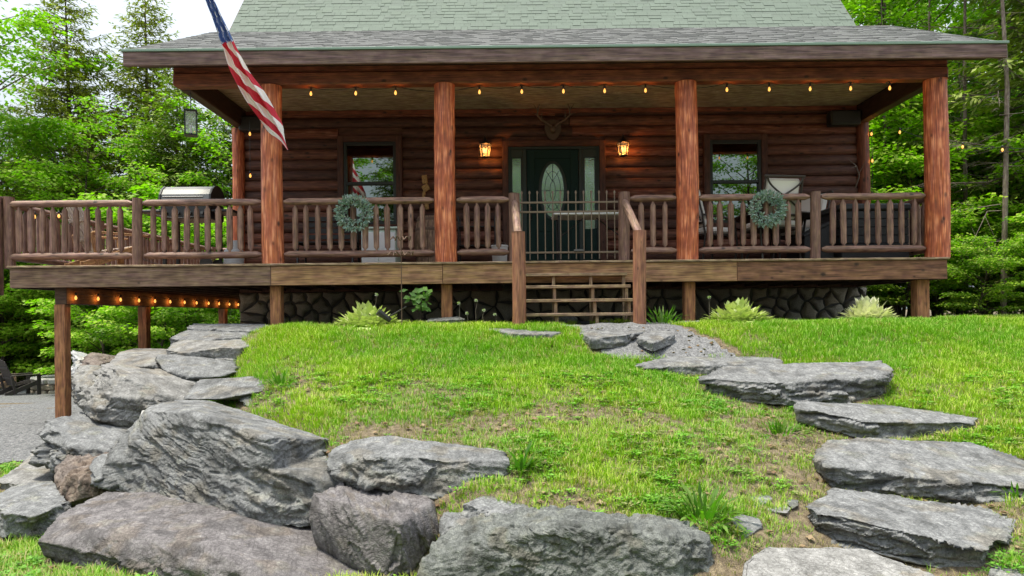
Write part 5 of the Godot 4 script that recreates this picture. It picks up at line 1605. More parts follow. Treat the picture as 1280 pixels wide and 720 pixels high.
	for q in [[0.98, 0.13], [0.79, 0.16]]:
		var g2 := mb()
		var a := []
		var rr := []
		for k in 25:
			var u := k / 24.0 * 2.0 - 1.0
			a.append(W(-1.37 + u * q[1], q[0] + 0.025 * sin(u * 14.0), 8.95 + 0.05 * cos(u * 9.0))); rr.append(0.008)
		g2.tube(a, rr, 6)
		obj("scroll_bar", g2, M.rust, gs)
	var lp := W(-1.58, -0.2, 9.0)
	var sl := thing("garden_spotlight", "small black spotlight on a stake among the pale leaves", "garden light", lp)
	var l1 := mb()
	l1.tube([lp, lp + Vector3(0.02, 0.2, 0)], [0.008, 0.008], 6)
	obj("stake", l1, M.black, sl)
	var l2 := mb()
	l2.tube([lp + Vector3(0.06, 0.16, 0.02), lp + Vector3(-0.08, 0.27, 0.08)], [0.03, 0.045], 12)
	obj("lamp_head", l2, M.black, sl)
	var l3 := mb()
	bar(l3, lp + Vector3(0.03, 0.2, 0), lp + Vector3(0.26, 0.33, -0.02), 0.12, 0.012, 0.003)
	obj("solar_panel", l3, M.black, sl)

func make_fire_pit():
	# positions on the gravel far below
	var gp := "dark slatted chairs round the fire pit"
	for q in [[-13.3, 19.5, 2.6, "dark plastic slatted chair standing left of the fire pit"], [-11.85, 19.9, -2.2, "dark plastic slatted chair partly hidden by the deck post"]]:
		make_slat_chair(q[3], Vector3(q[0], HT(q[0], q[1]) + 0.005, -q[1]), q[2], M.plastic, M.plastic, gp)
	make_slat_chair("weathered tan wooden chair at the left edge by the fire pit", Vector3(-14.15, HT(-14.15, 19.8) + 0.005, -19.8), 1.9, M.honey_wood, M.tread, "")
	var c := Vector3(-12.9, HT(-12.9, 20.9), -20.9)
	var f := thing("fire_pit", "low stone ring fire pit with pale capstones on the gravel", "fire pit", c)
	for r in 3:
		for k in 14:
			var a := TAU * (k + 0.5 * (r % 2)) / 14
			var b := mb()
			b.box(Transform3D(Basis(Vector3.UP, -a), c + Vector3(cos(a) * 0.85, 0.09 + r * 0.165, sin(a) * 0.85)), Vector3(0.24 if r < 2 else 0.3, 0.155, 0.36), 0.03)
			obj("stone" if r < 2 else "capstone", b, M.stones[rng.randi() % 5] if r < 2 else M.firewhite, f)

# ---------------------------------------------------------------- land
var upper_edge := PackedVector2Array([Vector2(60, 1.5), Vector2(1.25, 3.0), Vector2(1.15, 3.95), Vector2(0.4, 4.35), Vector2(-0.3, 4.75), Vector2(-1.2, 5.35), Vector2(-1.75, 6.1), Vector2(-2.2, 7.1), Vector2(-2.5, 8.0), Vector2(-2.95, 8.8), Vector2(-3.4, 9.6), Vector2(-4.3, 10.5), Vector2(-4.55, 12.0), Vector2(-4.6, 22.0), Vector2(-6, 40), Vector2(60, 80)])
var land_noise: FastNoiseLite
var patch_noise: FastNoiseLite
func edge_dist(x: float, z: float) -> float:      # > 0 on the upper terrace
	var p := Vector2(x, z)
	var d := 1e9
	for k in upper_edge.size() - 2:
		d = minf(d, p.distance_to(Geometry2D.get_closest_point_to_segment(p, upper_edge[k], upper_edge[k + 1])))
	return d if Geometry2D.is_point_in_polygon(p, upper_edge) else -d
func step_line(z: float) -> float:                # where the stone steps run
	if z > 6.8: return lerpf(2.45, 2.05, clampf((z - 6.8) / 0.9, 0, 1))
	if z > 5.2: return lerpf(2.95, 2.45, (z - 5.2) / 1.6)
	return lerpf(1.9, 2.95, clampf((z - 3.8) / 1.4, 0, 1))
func HR(x: float, z: float) -> float:             # height above the eye
	var up := -0.13
	if z < 9.0:
		var t := 9.0 - z
		up -= 0.245 * t * smoothstep(-0.3, 1.2, t)
	up -= 0.03 * clampf(z - 12.0, 0.0, 20.0) * smoothstep(6.5, 9.0, x) * 0.3
	var cx := step_line(z)
	up -= 0.14 * exp(-pow((x - cx) / 0.95, 2.0)) * smoothstep(8.0, 7.4, z)
	var lo := -1.6
	if z > 5.0: lo = lerpf(-1.6, -1.37, smoothstep(5.0, 7.2, z))
	if z > 9.0: lo -= clampf(z - 9.0, 0.0, 14.0) * 0.062
	var s := edge_dist(x, z)
	var bw := lerpf(0.4, 1.7, smoothstep(6.0, 7.2, z)) - 1.3 * smoothstep(10.2, 11.5, z)
	var bl := smoothstep(-bw, 0.12, s)
	var u := up * bl + lo * (1.0 - bl)
	u += 0.035 * land_noise.get_noise_2d(x * 60.0, z * 60.0) + 0.012 * land_noise.get_noise_2d(x * 300.0, z * 300.0)
	var far := Vector2(x, z).length()
	if far > 40.0: u += (far - 40.0) * 0.02
	return u
func HT(x: float, z: float) -> float:
	return HR(x, z) + YC

func sheet(called: String, xs: Array, zs: Array, hfun: Callable, keep: Callable, m: Material) -> MeshInstance3D:
	var b := MB.new()
	var id := {}
	for j in zs.size():
		for i in xs.size():
			if not keep.call(xs[i], zs[j]): continue
			var e := 0.06
			var nn := Vector3(hfun.call(xs[i] - e, zs[j]) - hfun.call(xs[i] + e, zs[j]), 2 * e, hfun.call(xs[i], zs[j] + e) - hfun.call(xs[i], zs[j] - e)).normalized()
			id[j * 10000 + i] = b.vert(Vector3(xs[i], hfun.call(xs[i], zs[j]), -zs[j]), nn)
	for j in zs.size() - 1:
		for i in xs.size() - 1:
			var q := [j * 10000 + i, j * 10000 + i + 1, (j + 1) * 10000 + i + 1, (j + 1) * 10000 + i]
			if q.all(func(k): return id.has(k)): b.quad(id[q[0]], id[q[1]], id[q[2]], id[q[3]])
	var o := obj(called, b, m)
	o.set_meta("kind", "structure")
	return o
func steps(a: float, b: float, s: float) -> Array:
	var r := []
	var x := a
	while x < b - s * 0.4:
		r.append(x)
		x += s
	r.append(b)
	return r

func gravel_at(x: float, z: float) -> bool:
	var j := 0.25 * land_noise.get_noise_2d(x * 120.0, z * 120.0)
	return z > 6.75 + j + maxf(0.0, x + 6.0) * 0.1 and z < 25.0 + j * 3 and x < -2.9 + j - clampf(z - 7.0, 0.0, 1.5) and x > -40.0 and edge_dist(x, z) < -0.25
func path_at(x: float, z: float) -> bool:          # gravel path from the stairs to the first step
	var c := lerpf(1.85, 1.25, clampf((z - 7.4) / 1.6, 0, 1))
	var hw := 0.72 + 0.1 * land_noise.get_noise_2d(x * 150.0, z * 150.0)
	return z > 7.7 and z < 9.0 and absf(x - c) < hw
func bed_at(x: float, z: float) -> bool:            # gravel bed under the porch
	var f := 9.35 - 0.35 * smoothstep(1.5, 1.1, absf(x - 1.0)) + 0.12 * land_noise.get_noise_2d(x * 130.0, 3.0)
	return z > f and z < 12.3 and x > -3.6 and x < 6.9

func make_ground():
	land_noise = noise(FastNoiseLite.TYPE_SIMPLEX, 0.01, 3, 71)
	patch_noise = noise(FastNoiseLite.TYPE_SIMPLEX, 0.55, 3, 77)
	var xs := steps(-160, -20, 14) + steps(-18, -8, 1.0) + steps(-7.6, 8.0, 0.1) + steps(8.5, 18, 0.7) + steps(24, 160, 14)
	var zs := steps(-120, -6, 12) + steps(-5, 2, 0.7) + steps(2.4, 13, 0.1) + steps(13.5, 26, 0.6) + steps(30, 160, 10)
	sheet("ground", xs, zs, HT, func(_x, _z): return true, M.ground)
	var up := func(x, z): return HT(x, z) + 0.012
	sheet("gravel_yard", steps(-40, -10, 0.6) + steps(-9.7, -2.6, 0.12), steps(6.2, 14, 0.12) + steps(14.3, 26, 0.5), up, gravel_at, M.gravel)
	sheet("gravel_path", steps(0.5, 2.7, 0.06), steps(7.5, 9.1, 0.06), up, path_at, M.gravel)
	sheet("gravel_bed", steps(-3.8, 7.0, 0.12), steps(9.1, 12.3, 0.12), up, bed_at, M.gravel)

# ---------------------------------------------------------------- stones
func hull_planes(P: Array, c: Vector3) -> Array:      # [normal, distance from c]
	var out := []
	var n := P.size()
	for i in n:
		for j in range(i + 1, n):
			for k in range(j + 1, n):
				var nn: Vector3 = (P[j] - P[i]).cross(P[k] - P[i])
				if nn.length() < 1e-5: continue
				nn = nn.normalized()
				var d := nn.dot(P[i])
				var pos := false
				var neg := false
				for q in n:
					var s := nn.dot(P[q]) - d
					if s > 0.0015: pos = true
					elif s < -0.0015: neg = true
					if pos and neg: break
				if pos and neg: continue
				if pos: nn = -nn
				var dc: float = nn.dot(P[i] - c)
				var dup := false
				for o in out:
					if o[0].dot(nn) > 0.992:
						dup = true
						o[1] = maxf(o[1], dc)
						break
				if not dup: out.append([nn, dc])
	return out

var rock_hulls := []       # for keeping grass out: [centre, planes, radius]
func rock_mesh(groups: Array, strata: Vector3, amp: float, cell: float, sd: int, tone: int) -> ArrayMesh:
	strata = strata.normalized()
	var lo := Vector3.INF
	var hi := -Vector3.INF
	var G := []
	for g in groups:
		var P := []
		for p in g:
			var q := Vector3(p[0], p[1], p[2])
			P.append(q)
			lo = lo.min(q)
			hi = hi.max(q)
		G.append(P)
	var c := Vector3.ZERO
	var nc := 0
	for P in G:
		for q in P:
			c += q
			nc += 1
	c /= nc
	var planes := []
	for P in G: planes.append(hull_planes(P, c))
	for pl in planes:
		for q in pl:
			if q[1] < 0.015: print("rock centre outside ", sd, " ", q)
	rock_hulls.append([c, planes, (hi - lo).length() * 0.6])
	var h := (hi - lo) * 0.5
	cell *= 0.72
	var N := [maxi(6, int(2 * h.x / cell)), maxi(6, int(2 * h.y / cell)), maxi(6, int(2 * h.z / cell))]
	var big := noise(FastNoiseLite.TYPE_SIMPLEX, 1.3, 3, sd)
	var mid := noise(FastNoiseLite.TYPE_SIMPLEX, 6.0, 4, sd + 1)
	var ridge := noise(FastNoiseLite.TYPE_SIMPLEX, 5.0, 4, sd + 12)
	ridge.fractal_type = FastNoiseLite.FRACTAL_RIDGED
	var chip := noise(FastNoiseLite.TYPE_CELLULAR, 1.6, 1, sd + 2)
	chip.cellular_return_type = FastNoiseLite.RETURN_CELL_VALUE
	chip.cellular_jitter = 0.9
	var lay := noise(FastNoiseLite.TYPE_SIMPLEX, 1.0, 3, sd + 3)
	var crack := noise(FastNoiseLite.TYPE_CELLULAR, 1.6, 1, sd + 9)
	crack.cellular_return_type = FastNoiseLite.RETURN_DISTANCE2_SUB
	var v := PackedVector3Array()
	var cl := PackedColorArray()
	var tintv := 0.88 + 0.26 * fposmod(sd * 0.618, 1.0)
	var rough := 2.6 if tone == 2 else 1.0
	var ids := {}
	var ix := PackedInt32Array()
	var size := minf(h.x, minf(h.y, h.z)) * 2.0
	var am := amp * clampf(size / 0.4, 0.25, 1.0)
	for ax in 3:
		var a1 := (ax + 1) % 3
		var a2 := (ax + 2) % 3
		for sg in 2:
			var face := []
			for j in N[a2] + 1:
				for i in N[a1] + 1:
					var L := Vector3i.ZERO
					L[ax] = sg * N[ax]; L[a1] = i; L[a2] = j
					if ids.has(L):
						face.append(ids[L])
						continue
					var dir := Vector3((2.0 * L.x / N[0] - 1.0) * h.x, (2.0 * L.y / N[1] - 1.0) * h.y, (2.0 * L.z / N[2] - 1.0) * h.z)
					var best := 0.0
					var nn := Vector3.ZERO
					for pl in planes:
						var sum := 0.0
						var acc := Vector3.ZERO
						var tm := 0.001
						for q in pl: tm = maxf(tm, q[0].dot(dir) / q[1])
						for q in pl:
							var t: float = q[0].dot(dir) / q[1] / tm
							if t > 0.7:
								var t2 := t * t
								var t4 := t2 * t2
								var t8 := t4 * t4
								var t16 := t8 * t8
								var t32 := t16 * t16 * t16 * t16 * t16
								sum += t32
								acc += q[0] * t32
						var rr := 1.0 / (tm * pow(sum, 1.0 / 80.0))
						if rr > best:
							best = rr
							nn = acc
					nn = nn.normalized()
					var p := c + dir * best
					# layered ledges across the bedding, chips, and uneven swells
					var u := p.dot(strata)
					var flat := p - strata * u
					var side := 1.0 - absf(nn.dot(strata))
					var wq := p + Vector3(mid.get_noise_3dv(p * 0.5), mid.get_noise_3dv(p * 0.5 + Vector3(9, 0, 0)), mid.get_noise_3dv(p * 0.5 + Vector3(0, 9, 0))) * 0.03
					var wu := wq.dot(strata)
					var ws := (wq - strata * wu) * 1.1 + strata * wu * 5.0
					var d := 0.014 * big.get_noise_3dv(p) + 0.005 * mid.get_noise_3dv(p * 1.6) * (0.3 + side)
					d += 0.042 * chip.get_noise_3dv(ws) * (0.02 + side)
					d += 0.020 * chip.get_noise_3dv(ws * 2.3 + Vector3(5, 3, 1)) * (0.10 + side)
					d += 0.008 * chip.get_noise_3dv(ws * 5.5) * (0.12 + side)
					d += 0.005 * lay.get_noise_3dv((flat * 2.0 + strata * (u * 22.0)) ) * side
					d -= 0.009 * ridge.get_noise_3dv(flat + strata * (u * 2.2)) * (0.25 + side)
					var cr := crack.get_noise_3dv(ws * 1.15 + Vector3(2, 8, 4)) + 1.0
					d -= 0.010 * (1.0 - smoothstep(0.0, 0.06, cr)) * side
					d += 0.006 * (rough - 1.0) * (mid.get_noise_3dv(p * 2.4) + chip.get_noise_3dv(p * 9.0))
					var bed := lay.get_noise_3dv(flat * 0.9 + strata * (u * 14.0)) * 0.75 + mid.get_noise_3dv(p * 0.6) * 0.5
					var k1 := clampf(1.0 + 0.55 * bed, 0.5, 1.6)
					var tan := clampf(big.get_noise_3dv(p * 2.1 + Vector3(7, 0, 0)) * 1.6, 0.0, 0.5)
					var lich := smoothstep(0.22, 0.32, mid.get_noise_3dv(p * 0.55 + Vector3(3, 1, 9))) * smoothstep(-0.1, 0.25, big.get_noise_3dv(p * 1.3 + Vector3(0, 5, 0)))
					var damp := smoothstep(0.26, 0.36, mid.get_noise_3dv(p * 0.4 + Vector3(8, 8, 2)))
					k1 *= tintv * (1.0 + 0.38 * lich) * (1.0 - 0.32 * damp)
					cl.push_back(Color(k1 * (1.0 + 0.22 * tan), k1 * (1.0 + 0.06 * tan), k1 * (1.0 - 0.18 * tan)))
					p += nn * d * am
					ids[L] = v.size()
					face.append(v.size())
					v.push_back(p)
			var w: int = N[a1] + 1
			for j in N[a2]:
				for i in N[a1]:
					var q := [face[j * w + i], face[j * w + i + 1], face[(j + 1) * w + i + 1], face[(j + 1) * w + i]]
					if sg == 1: ix.append_array(PackedInt32Array([q[0], q[2], q[1], q[0], q[3], q[2]]))
					else: ix.append_array(PackedInt32Array([q[0], q[1], q[2], q[0], q[2], q[3]]))
	var nm := PackedVector3Array()
	nm.resize(v.size())
	for k in range(0, ix.size(), 3):
		var g := (v[ix[k + 2]] - v[ix[k]]).cross(v[ix[k + 1]] - v[ix[k]])
		nm[ix[k]] += g; nm[ix[k + 1]] += g; nm[ix[k + 2]] += g
	for k in nm.size(): nm[k] = nm[k].normalized()
	var a := []
	a.resize(Mesh.ARRAY_MAX)
	a[Mesh.ARRAY_VERTEX] = v
	a[Mesh.ARRAY_NORMAL] = nm
	a[Mesh.ARRAY_COLOR] = cl
	a[Mesh.ARRAY_INDEX] = ix
	var m := ArrayMesh.new()
	m.add_surface_from_arrays(Mesh.PRIMITIVE_TRIANGLES, a)
	return m
func make_rocks():
	var k := 0
	var cats := {"boulder": "boulder", "stone_step": "stone step", "small_stone": "stone", "flat_stone": "stone", "background_boulder": "boulder"}
	for r in ROCKS:
		k += 1
		var o := put(r[0], rock_mesh(r[6], r[3], r[4], r[5], 100 + k * 7, r[2]), M.rocks[r[2]])
		tag(o, r[1], cats[r[0]], "stones of the retaining wall" if r[0] == "boulder" else ("slabs of the stone stairway" if r[0] == "stone_step" else ""))
func in_rock(p: Vector3, grow: float) -> bool:
	for r in rock_hulls:
		var d: Vector3 = p - r[0]
		if d.length() > r[2] + 0.1: continue
		for pl in r[1]:
			var ins := true
			for q in pl:
				if q[0].dot(d) > q[1] + grow:
					ins = false
					break
			if ins: return true
	return false

# ---------------------------------------------------------------- grass and weeds
func blade(b: MB, p: Vector3, dir: Vector3, h: float, w: float, bend: float):
	var sx := dir.cross(Vector3.UP).normalized() * w
	var nn := (Vector3(0, 0.75, 0) - dir * 0.65).normalized()
	var a := b.vert(p - sx, nn)
	var c := b.vert(p + sx, nn)
	var m := p + Vector3(0, h * 0.6, 0) + dir * bend * h * 0.3
	var d := b.vert(m - sx * 0.8, nn)
	var e := b.vert(m + sx * 0.8, nn)
	var t := b.vert(p + Vector3(0, h * (1.0 - bend * 0.25), 0) + dir * bend * h, nn)
	b.tri(a, c, d); b.tri(c, e, d); b.tri(d, e, t)
func tuft_mesh(n: int, r: float, h0: float, h1: float, w: float) -> ArrayMesh:
	var b := MB.new()
	for k in n:
		var a := R(0, TAU)
		var rr := r * sqrt(rng.randf())
		var q := R(0.75, 1.2)
		b.col = Color(q, q, q * R(0.6, 1.1))
		blade(b, Vector3(cos(a) * rr, -0.01, sin(a) * rr), Vector3(cos(a + R(-1, 1)), 0, sin(a + R(-1, 1))).normalized(), R(h0, h1), w, R(0.1, 0.9))
	return b.mesh()
func clover_mesh() -> ArrayMesh:
	var b := MB.new()
	for k in 22:
		var a := R(0, TAU)
		var rr := R(0.0, 0.09)
		var q := R(0.7, 1.2)
		b.col = Color(q * 0.8, q, q * 0.8)
		leaf(b, Vector3(cos(a) * rr, R(0.01, 0.05), sin(a) * rr), Vector3(cos(a), R(-0.1, 0.5), sin(a)).normalized(), R(0.03, 0.06), R(0.009, 0.018), Vector3(R(-0.4, 0.4), 1, R(-0.4, 0.4)).normalized())
	return b.mesh()
func multi(called: String, mesh: Mesh, xf: Array, cols: Array, m: Material, label: String, category: String):
	var mm := MultiMesh.new()
	mm.transform_format = MultiMesh.TRANSFORM_3D
	mm.use_colors = true
	mm.mesh = mesh
	mm.instance_count = xf.size()
	for k in xf.size():
		mm.set_instance_transform(k, xf[k])
		mm.set_instance_color(k, cols[k])
	var o := MultiMeshInstance3D.new()
	o.name = numbered(called)
	o.multimesh = mm
	o.material_override = m
	add_child(o)
	tag(o, label, category, "", "stuff")

func lawn_amount(x: float, z: float) -> float:      # 0 none .. 1 thick
	if path_at(x, z) or gravel_at(x, z) or bed_at(x, z): return 0.0
	if z > 9.45 and x < 6.9: return 0.0
	if z > 10.6 + 0.4 * sin(x) : return 0.0
	var s := edge_dist(x, z)
	if s < 0.0 and not (z < 7.2 and x < 1.0) and not (z > 6.4 and z < 9.8 and s > -1.1): return 0.0
	var p := patch_noise.get_noise_2d(x, z) + 0.4 * patch_noise.get_noise_2d(x * 4.0, z * 4.0)
	var a := 0.88 + p * 0.75
	if s > 0.0:
		a -= 0.35 * (1.0 - smoothstep(0.05, 0.4, s))
		# worn strip along the stone steps and the thin, mossy slope before them
		var ds := absf(x - step_line(z))
		if z < 7.7: a -= 0.62 * (1.0 - smoothstep(0.3, 0.95, ds))
		if z < 6.2 and x < 2.2 and x > -1.5: a -= 0.24
		if z > 7.0: a += 0.25
		if x > 2.9 and z > 5.6: a += 0.3
	elif z < 6.4: a -= 0.1
	return clampf(a, 0.0, 1.0)

func make_lawn():
	var kinds := [tuft_mesh(11, 0.04, 0.025, 0.065, 0.0022), tuft_mesh(10, 0.045, 0.04, 0.10, 0.0025), clover_mesh(), tuft_mesh(9, 0.05, 0.015, 0.04, 0.0018)]
	var X := [[], [], [], []]
	var C := [[], [], [], []]
	var tries := 0
	var cells := []
	for zi in range(0, 88):
		var z := 2.9 + zi * 0.1
		var half := z * 0.78 + 0.3
		for xi in range(-int(half / 0.1), int(half / 0.1) + 1):
			cells.append(Vector2(xi * 0.1, z))
	for q in cells:
		var am := lawn_amount(q.x, q.y)
		var dens := 24.0 if q.y < 6.5 else 17.0
		var n := int(dens * am + rng.randf())
		var thatch := int((1.0 - am) * 9.0 * rng.randf() + 0.5) if not (path_at(q.x, q.y) or gravel_at(q.x, q.y) or bed_at(q.x, q.y)) and q.y < 9.4 and am < 0.8 else 0
		if n + thatch == 0: continue
		var hum := patch_noise.get_noise_2d(q.x * 0.6 + 31.0, q.y * 0.6)
		for k in n + thatch:
			var x: float = q.x + R(0, 0.1)
			var z: float = q.y + R(0, 0.1)
			var p := Vector3(x, HT(x, z), -z)
			if in_rock(p + Vector3(0, 0.03, 0), 0.02): continue
			var kind := 0
			if k >= n: kind = 3
			elif z > 7.2: kind = 1 if rng.randf() < 0.55 else 0
			elif patch_noise.get_noise_2d(x * 1.7 - 9.0, z * 1.7) > -0.05 and rng.randf() < 0.10: kind = 2
			elif rng.randf() < 0.22: kind = 1
			var s := R(0.6, 1.15) * (0.65 + 0.4 * am) if kind != 3 else R(0.7, 1.2)
			if kind == 2: s *= 0.7
			var by := Basis(Vector3.UP, R(0, TAU)).scaled(Vector3(s, s * R(0.8, 1.2), s))
			X[kind].append(Transform3D(by, p))
			var t := clampf(0.45 + hum * 0.9 + R(-0.3, 0.3), 0, 1)
			var c := Color(0.20, 0.385, 0.025).lerp(Color(0.38, 0.50, 0.04), t)
			if kind == 2: c = Color(0.18, 0.38, 0.035).lerp(Color(0.30, 0.48, 0.05), t)
			if kind == 3: c = Color(0.36, 0.28, 0.14).lerp(Color(0.22, 0.24, 0.07), rng.randf() * 0.8)
			elif rng.randf() < (0.22 if z < 6.4 else 0.10): c = Color(0.42, 0.36, 0.16)
			C[kind].append(c * R(0.85, 1.15))
	# last year's leaves scattered over the slope
	var dl := MB.new()
	dl.col = Color(1, 1, 1)
	leaf(dl, Vector3(-0.02, 0.012, 0), Vector3.RIGHT, 0.05, 0.016, Vector3.UP)
	leaf(dl, Vector3(0.0, 0.012, -0.02), Vector3(0.3, 0.25, 1).normalized(), 0.04, 0.013, Vector3.UP)
	var DX := []
	var DC := []
	for k in 1500:
		var z := R(3.6, 8.6)
		var x := R(-3.2, 5.0)
		if edge_dist(x, z) < -0.1 and not (z < 6.0 and x < -1.5): continue
		var p := Vector3(x, HT(x, z) + 0.004, -z)
		if in_rock(p + Vector3(0, 0.02, 0), 0.02): continue
		DX.append(Transform3D(Basis(Vector3.UP, R(0, TAU)).rotated(Vector3.RIGHT, R(-0.3, 0.3)).scaled(Vector3.ONE * R(0.6, 1.4)), p))
		DC.append(Color(0.20, 0.11, 0.06).lerp(Color(0.38, 0.28, 0.16), rng.randf()))
	multi("leaf_litter", dl.mesh(), DX, DC, M.grass, "dead brown leaves scattered on the lawn slope", "leaves")
	var lb := ["short bright green lawn grass on the slope", "longer green grass blades of the lawn", "low leafy clover and weeds in the lawn", "dry straw and short dead grass on bare soil"]
	var nm := ["short_grass", "long_grass", "lawn_weeds", "dry_straw"]
	for k in 4: multi(nm[k], kinds[k], X[k], C[k], M.grass, lb[k], "grass")
	print("tufts ", X.map(func(a): return a.size()))

func rosette(called: String, label: String, cat: String, p: Vector3, n: int, l0: float, l1: float, w: float, up: float, c0: Color, c1: Color, spread := 0.12):
	var t := thing(called, label, cat, p)
	var b := MB.new()
	for k in n:
		var a := R(0, TAU)
		var o := Vector3(cos(a), 0, sin(a))
		var e := R(0.2, 1.0)
		var base := p + o * spread * e
		var rise := up * (1.3 - e)
		var l := R(l0, l1)
		b.col = c0.lerp(c1, rng.randf()) * R(0.85, 1.15)
		var d := (o * e + Vector3(0, rise, 0)).normalized()
		var mid := base + d * l * 0.55
		if w > 0.03: base += Vector3(0, R(0.0, 0.26) * (1.2 - e), 0)
		leaf(b, base, d, l * 0.75, w, Vector3.UP)
		leaf(b, mid, (d + Vector3(0, -0.9, 0) * e).normalized(), l * 0.6, w * 0.95, (Vector3.UP + o).normalized())
	obj("foliage", b, M.pale_leaf if w > 0.03 else M.leaf, t)
	return t

func make_plants():
	var g0 := Color(0.36, 0.48, 0.12)
	var g1 := Color(0.62, 0.68, 0.30)
	var H := func(x, z): return Vector3(x, HT(x, z), -z)
	rosette("hosta", "pale green leafy hosta clump left of the garden stake", "plant", H.call(-1.85, 9.25), 330, 0.09, 0.18, 0.040, 0.7, g0, g1, 0.42)
	rosette("hosta", "wide light green hosta clump under the right-centre of the porch", "plant", H.call(2.95, 9.45), 360, 0.09, 0.18, 0.042, 0.7, g0, g1, 0.42)
	rosette("hosta", "creamy white-edged hosta clump near the right end of the stone plinth", "plant", H.call(4.75, 9.6), 300, 0.10, 0.19, 0.036, 0.9, Color(0.62, 0.66, 0.36), Color(0.82, 0.82, 0.58), 0.30)
	rosette("weed_clump", "long-leaved weed sprouting above the pale flat stone", "plant", H.call(0.05, 5.05), 12, 0.16, 0.26, 0.016, 2.2, Color(0.09, 0.20, 0.03), Color(0.16, 0.28, 0.04), 0.03)
	rosette("weed_clump", "spiky weeds beside the right end of the wide dark boulder", "plant", H.call(1.17, 4.45), 60, 0.10, 0.22, 0.014, 1.2, Color(0.10, 0.22, 0.03), Color(0.2, 0.32, 0.05), 0.16)
	rosette("weed_clump", "broad weeds growing beside the tilted flat slab", "plant", H.call(-2.25, 7.0), 40, 0.08, 0.16, 0.016, 1.0, Color(0.10, 0.22, 0.03), Color(0.2, 0.32, 0.05), 0.14)
	rosette("weed_clump", "low weeds at the left end of the third stone step", "plant", H.call(2.2, 5.95), 70, 0.06, 0.12, 0.012, 0.9, Color(0.10, 0.22, 0.03), Color(0.2, 0.32, 0.05), 0.22)
	rosette("weed_clump", "grassy weeds at the foot of the right stair post", "plant", H.call(1.95, 9.3), 60, 0.12, 0.25, 0.012, 1.8, Color(0.10, 0.22, 0.03), Color(0.2, 0.32, 0.05), 0.2)
	rosette("weed_clump", "tiny weed at the right edge by the widest step", "plant", H.call(3.30, 4.72), 14, 0.06, 0.12, 0.01, 1.4, Color(0.10, 0.22, 0.03), Color(0.2, 0.32, 0.05), 0.06)
	# dandelion clocks
	for q in [[-0.68, 9.2, 0.30], [-0.58, 9.25, 0.17], [-0.46, 9.25, 0.33], [-0.36, 9.2, 0.2], [-0.22, 9.25, 0.15], [-1.72, 9.15, 0.42], [2.55, 9.3, 0.33]]:
		var p: Vector3 = H.call(q[0], q[1])
		var names_q := {-0.68: "leftmost dandelion clock of the group left of the stairs", -0.58: "short second dandelion clock left of the stairs", -0.46: "tallest dandelion clock left of the stairs", -0.36: "fourth dandelion clock left of the stairs", -0.22: "dandelion clock nearest the left stair post", -1.72: "dandelion clock standing above the pale hosta near the stake", 2.55: "dandelion clock beside the right-centre support post"}
		var t := thing("dandelion", names_q[q[0]], "dandelion", p, "dandelion clocks along the porch")
		var s := mb()
		s.tube([p, p + Vector3(R(-0.02, 0.02), q[2] * 0.6, 0), p + Vector3(R(-0.03, 0.03), q[2], 0)], [0.004, 0.003, 0.003], 5)
		obj("stem", s, M.bark_pale, t)
		var f := MB.new()
		f.col = Color(0.55, 0.54, 0.52)
		for k in 60:
			var d := Vector3(R(-1, 1), R(-1, 1), R(-1, 1)).normalized()
			leaf(f, p + Vector3(0, q[2], 0), d, 0.028, 0.004, Vector3(R(-1, 1), R(-1, 1), R(-1, 1)))
		obj("seed_head", f, M.leaf, t)
	# shrub in the dark under the porch
	var sp: Vector3 = H.call(-1.25, 9.75)
	var sh := thing("young_shrub", "young broad-leaved shrub in the dark beside the left-centre support post", "shrub", sp)
	var st := mb()
	var lv := MB.new()
	for k in 4:
		var tip := sp + Vector3(R(-0.15, 0.28), R(0.35, 0.5), R(0.0, 0.2))
		st.tube([sp, sp.lerp(tip, 0.5) + Vector3(0, 0.06, 0), tip], [0.006, 0.005, 0.002], 5)
		for j in 12:
			var u := R(0.4, 1.05)
			lv.col = Color(0.10, 0.25, 0.04).lerp(Color(0.18, 0.34, 0.06), rng.randf())
			var a := R(0, TAU)
			leaf(lv, sp.lerp(tip, u) + Vector3(0, 0.05, 0), Vector3(cos(a), R(-0.9, 0.0), sin(a)).normalized(), R(0.08, 0.14), R(0.028, 0.045), Vector3(0, 0.6, 1).normalized())
	obj("stem", st, M.bark, sh)
	obj("foliage", lv, M.leaf, sh)

# ---------------------------------------------------------------- trees
func spray(b: MB, c: Vector3, out: Vector3, r: float, n: int, size: float, c0: Color, c1: Color, tone: float):
	for k in n:
		var a := R(0, TAU)
		var rr := r * sqrt(rng.randf())
		var o := Vector3(cos(a), 0, sin(a))
		var p := c + o * rr + Vector3(0, R(-0.16, 0.16) * r - rr * rr / r * 0.22, 0) + out * R(-0.1, 0.25) * r
		b.col = c0.lerp(c1, clampf(tone + R(-0.3, 0.3), 0, 1)) * R(0.85, 1.15)
		var d := (o + out * 0.6 + Vector3(R(-0.5, 0.5), R(-0.75, 0.05), R(-0.5, 0.5))).normalized()
		leaf(b, p, d, size * R(0.75, 1.3), size * R(0.3, 0.42), Vector3(R(-0.7, 0.7), 1, R(-0.7, 0.7)).normalized())

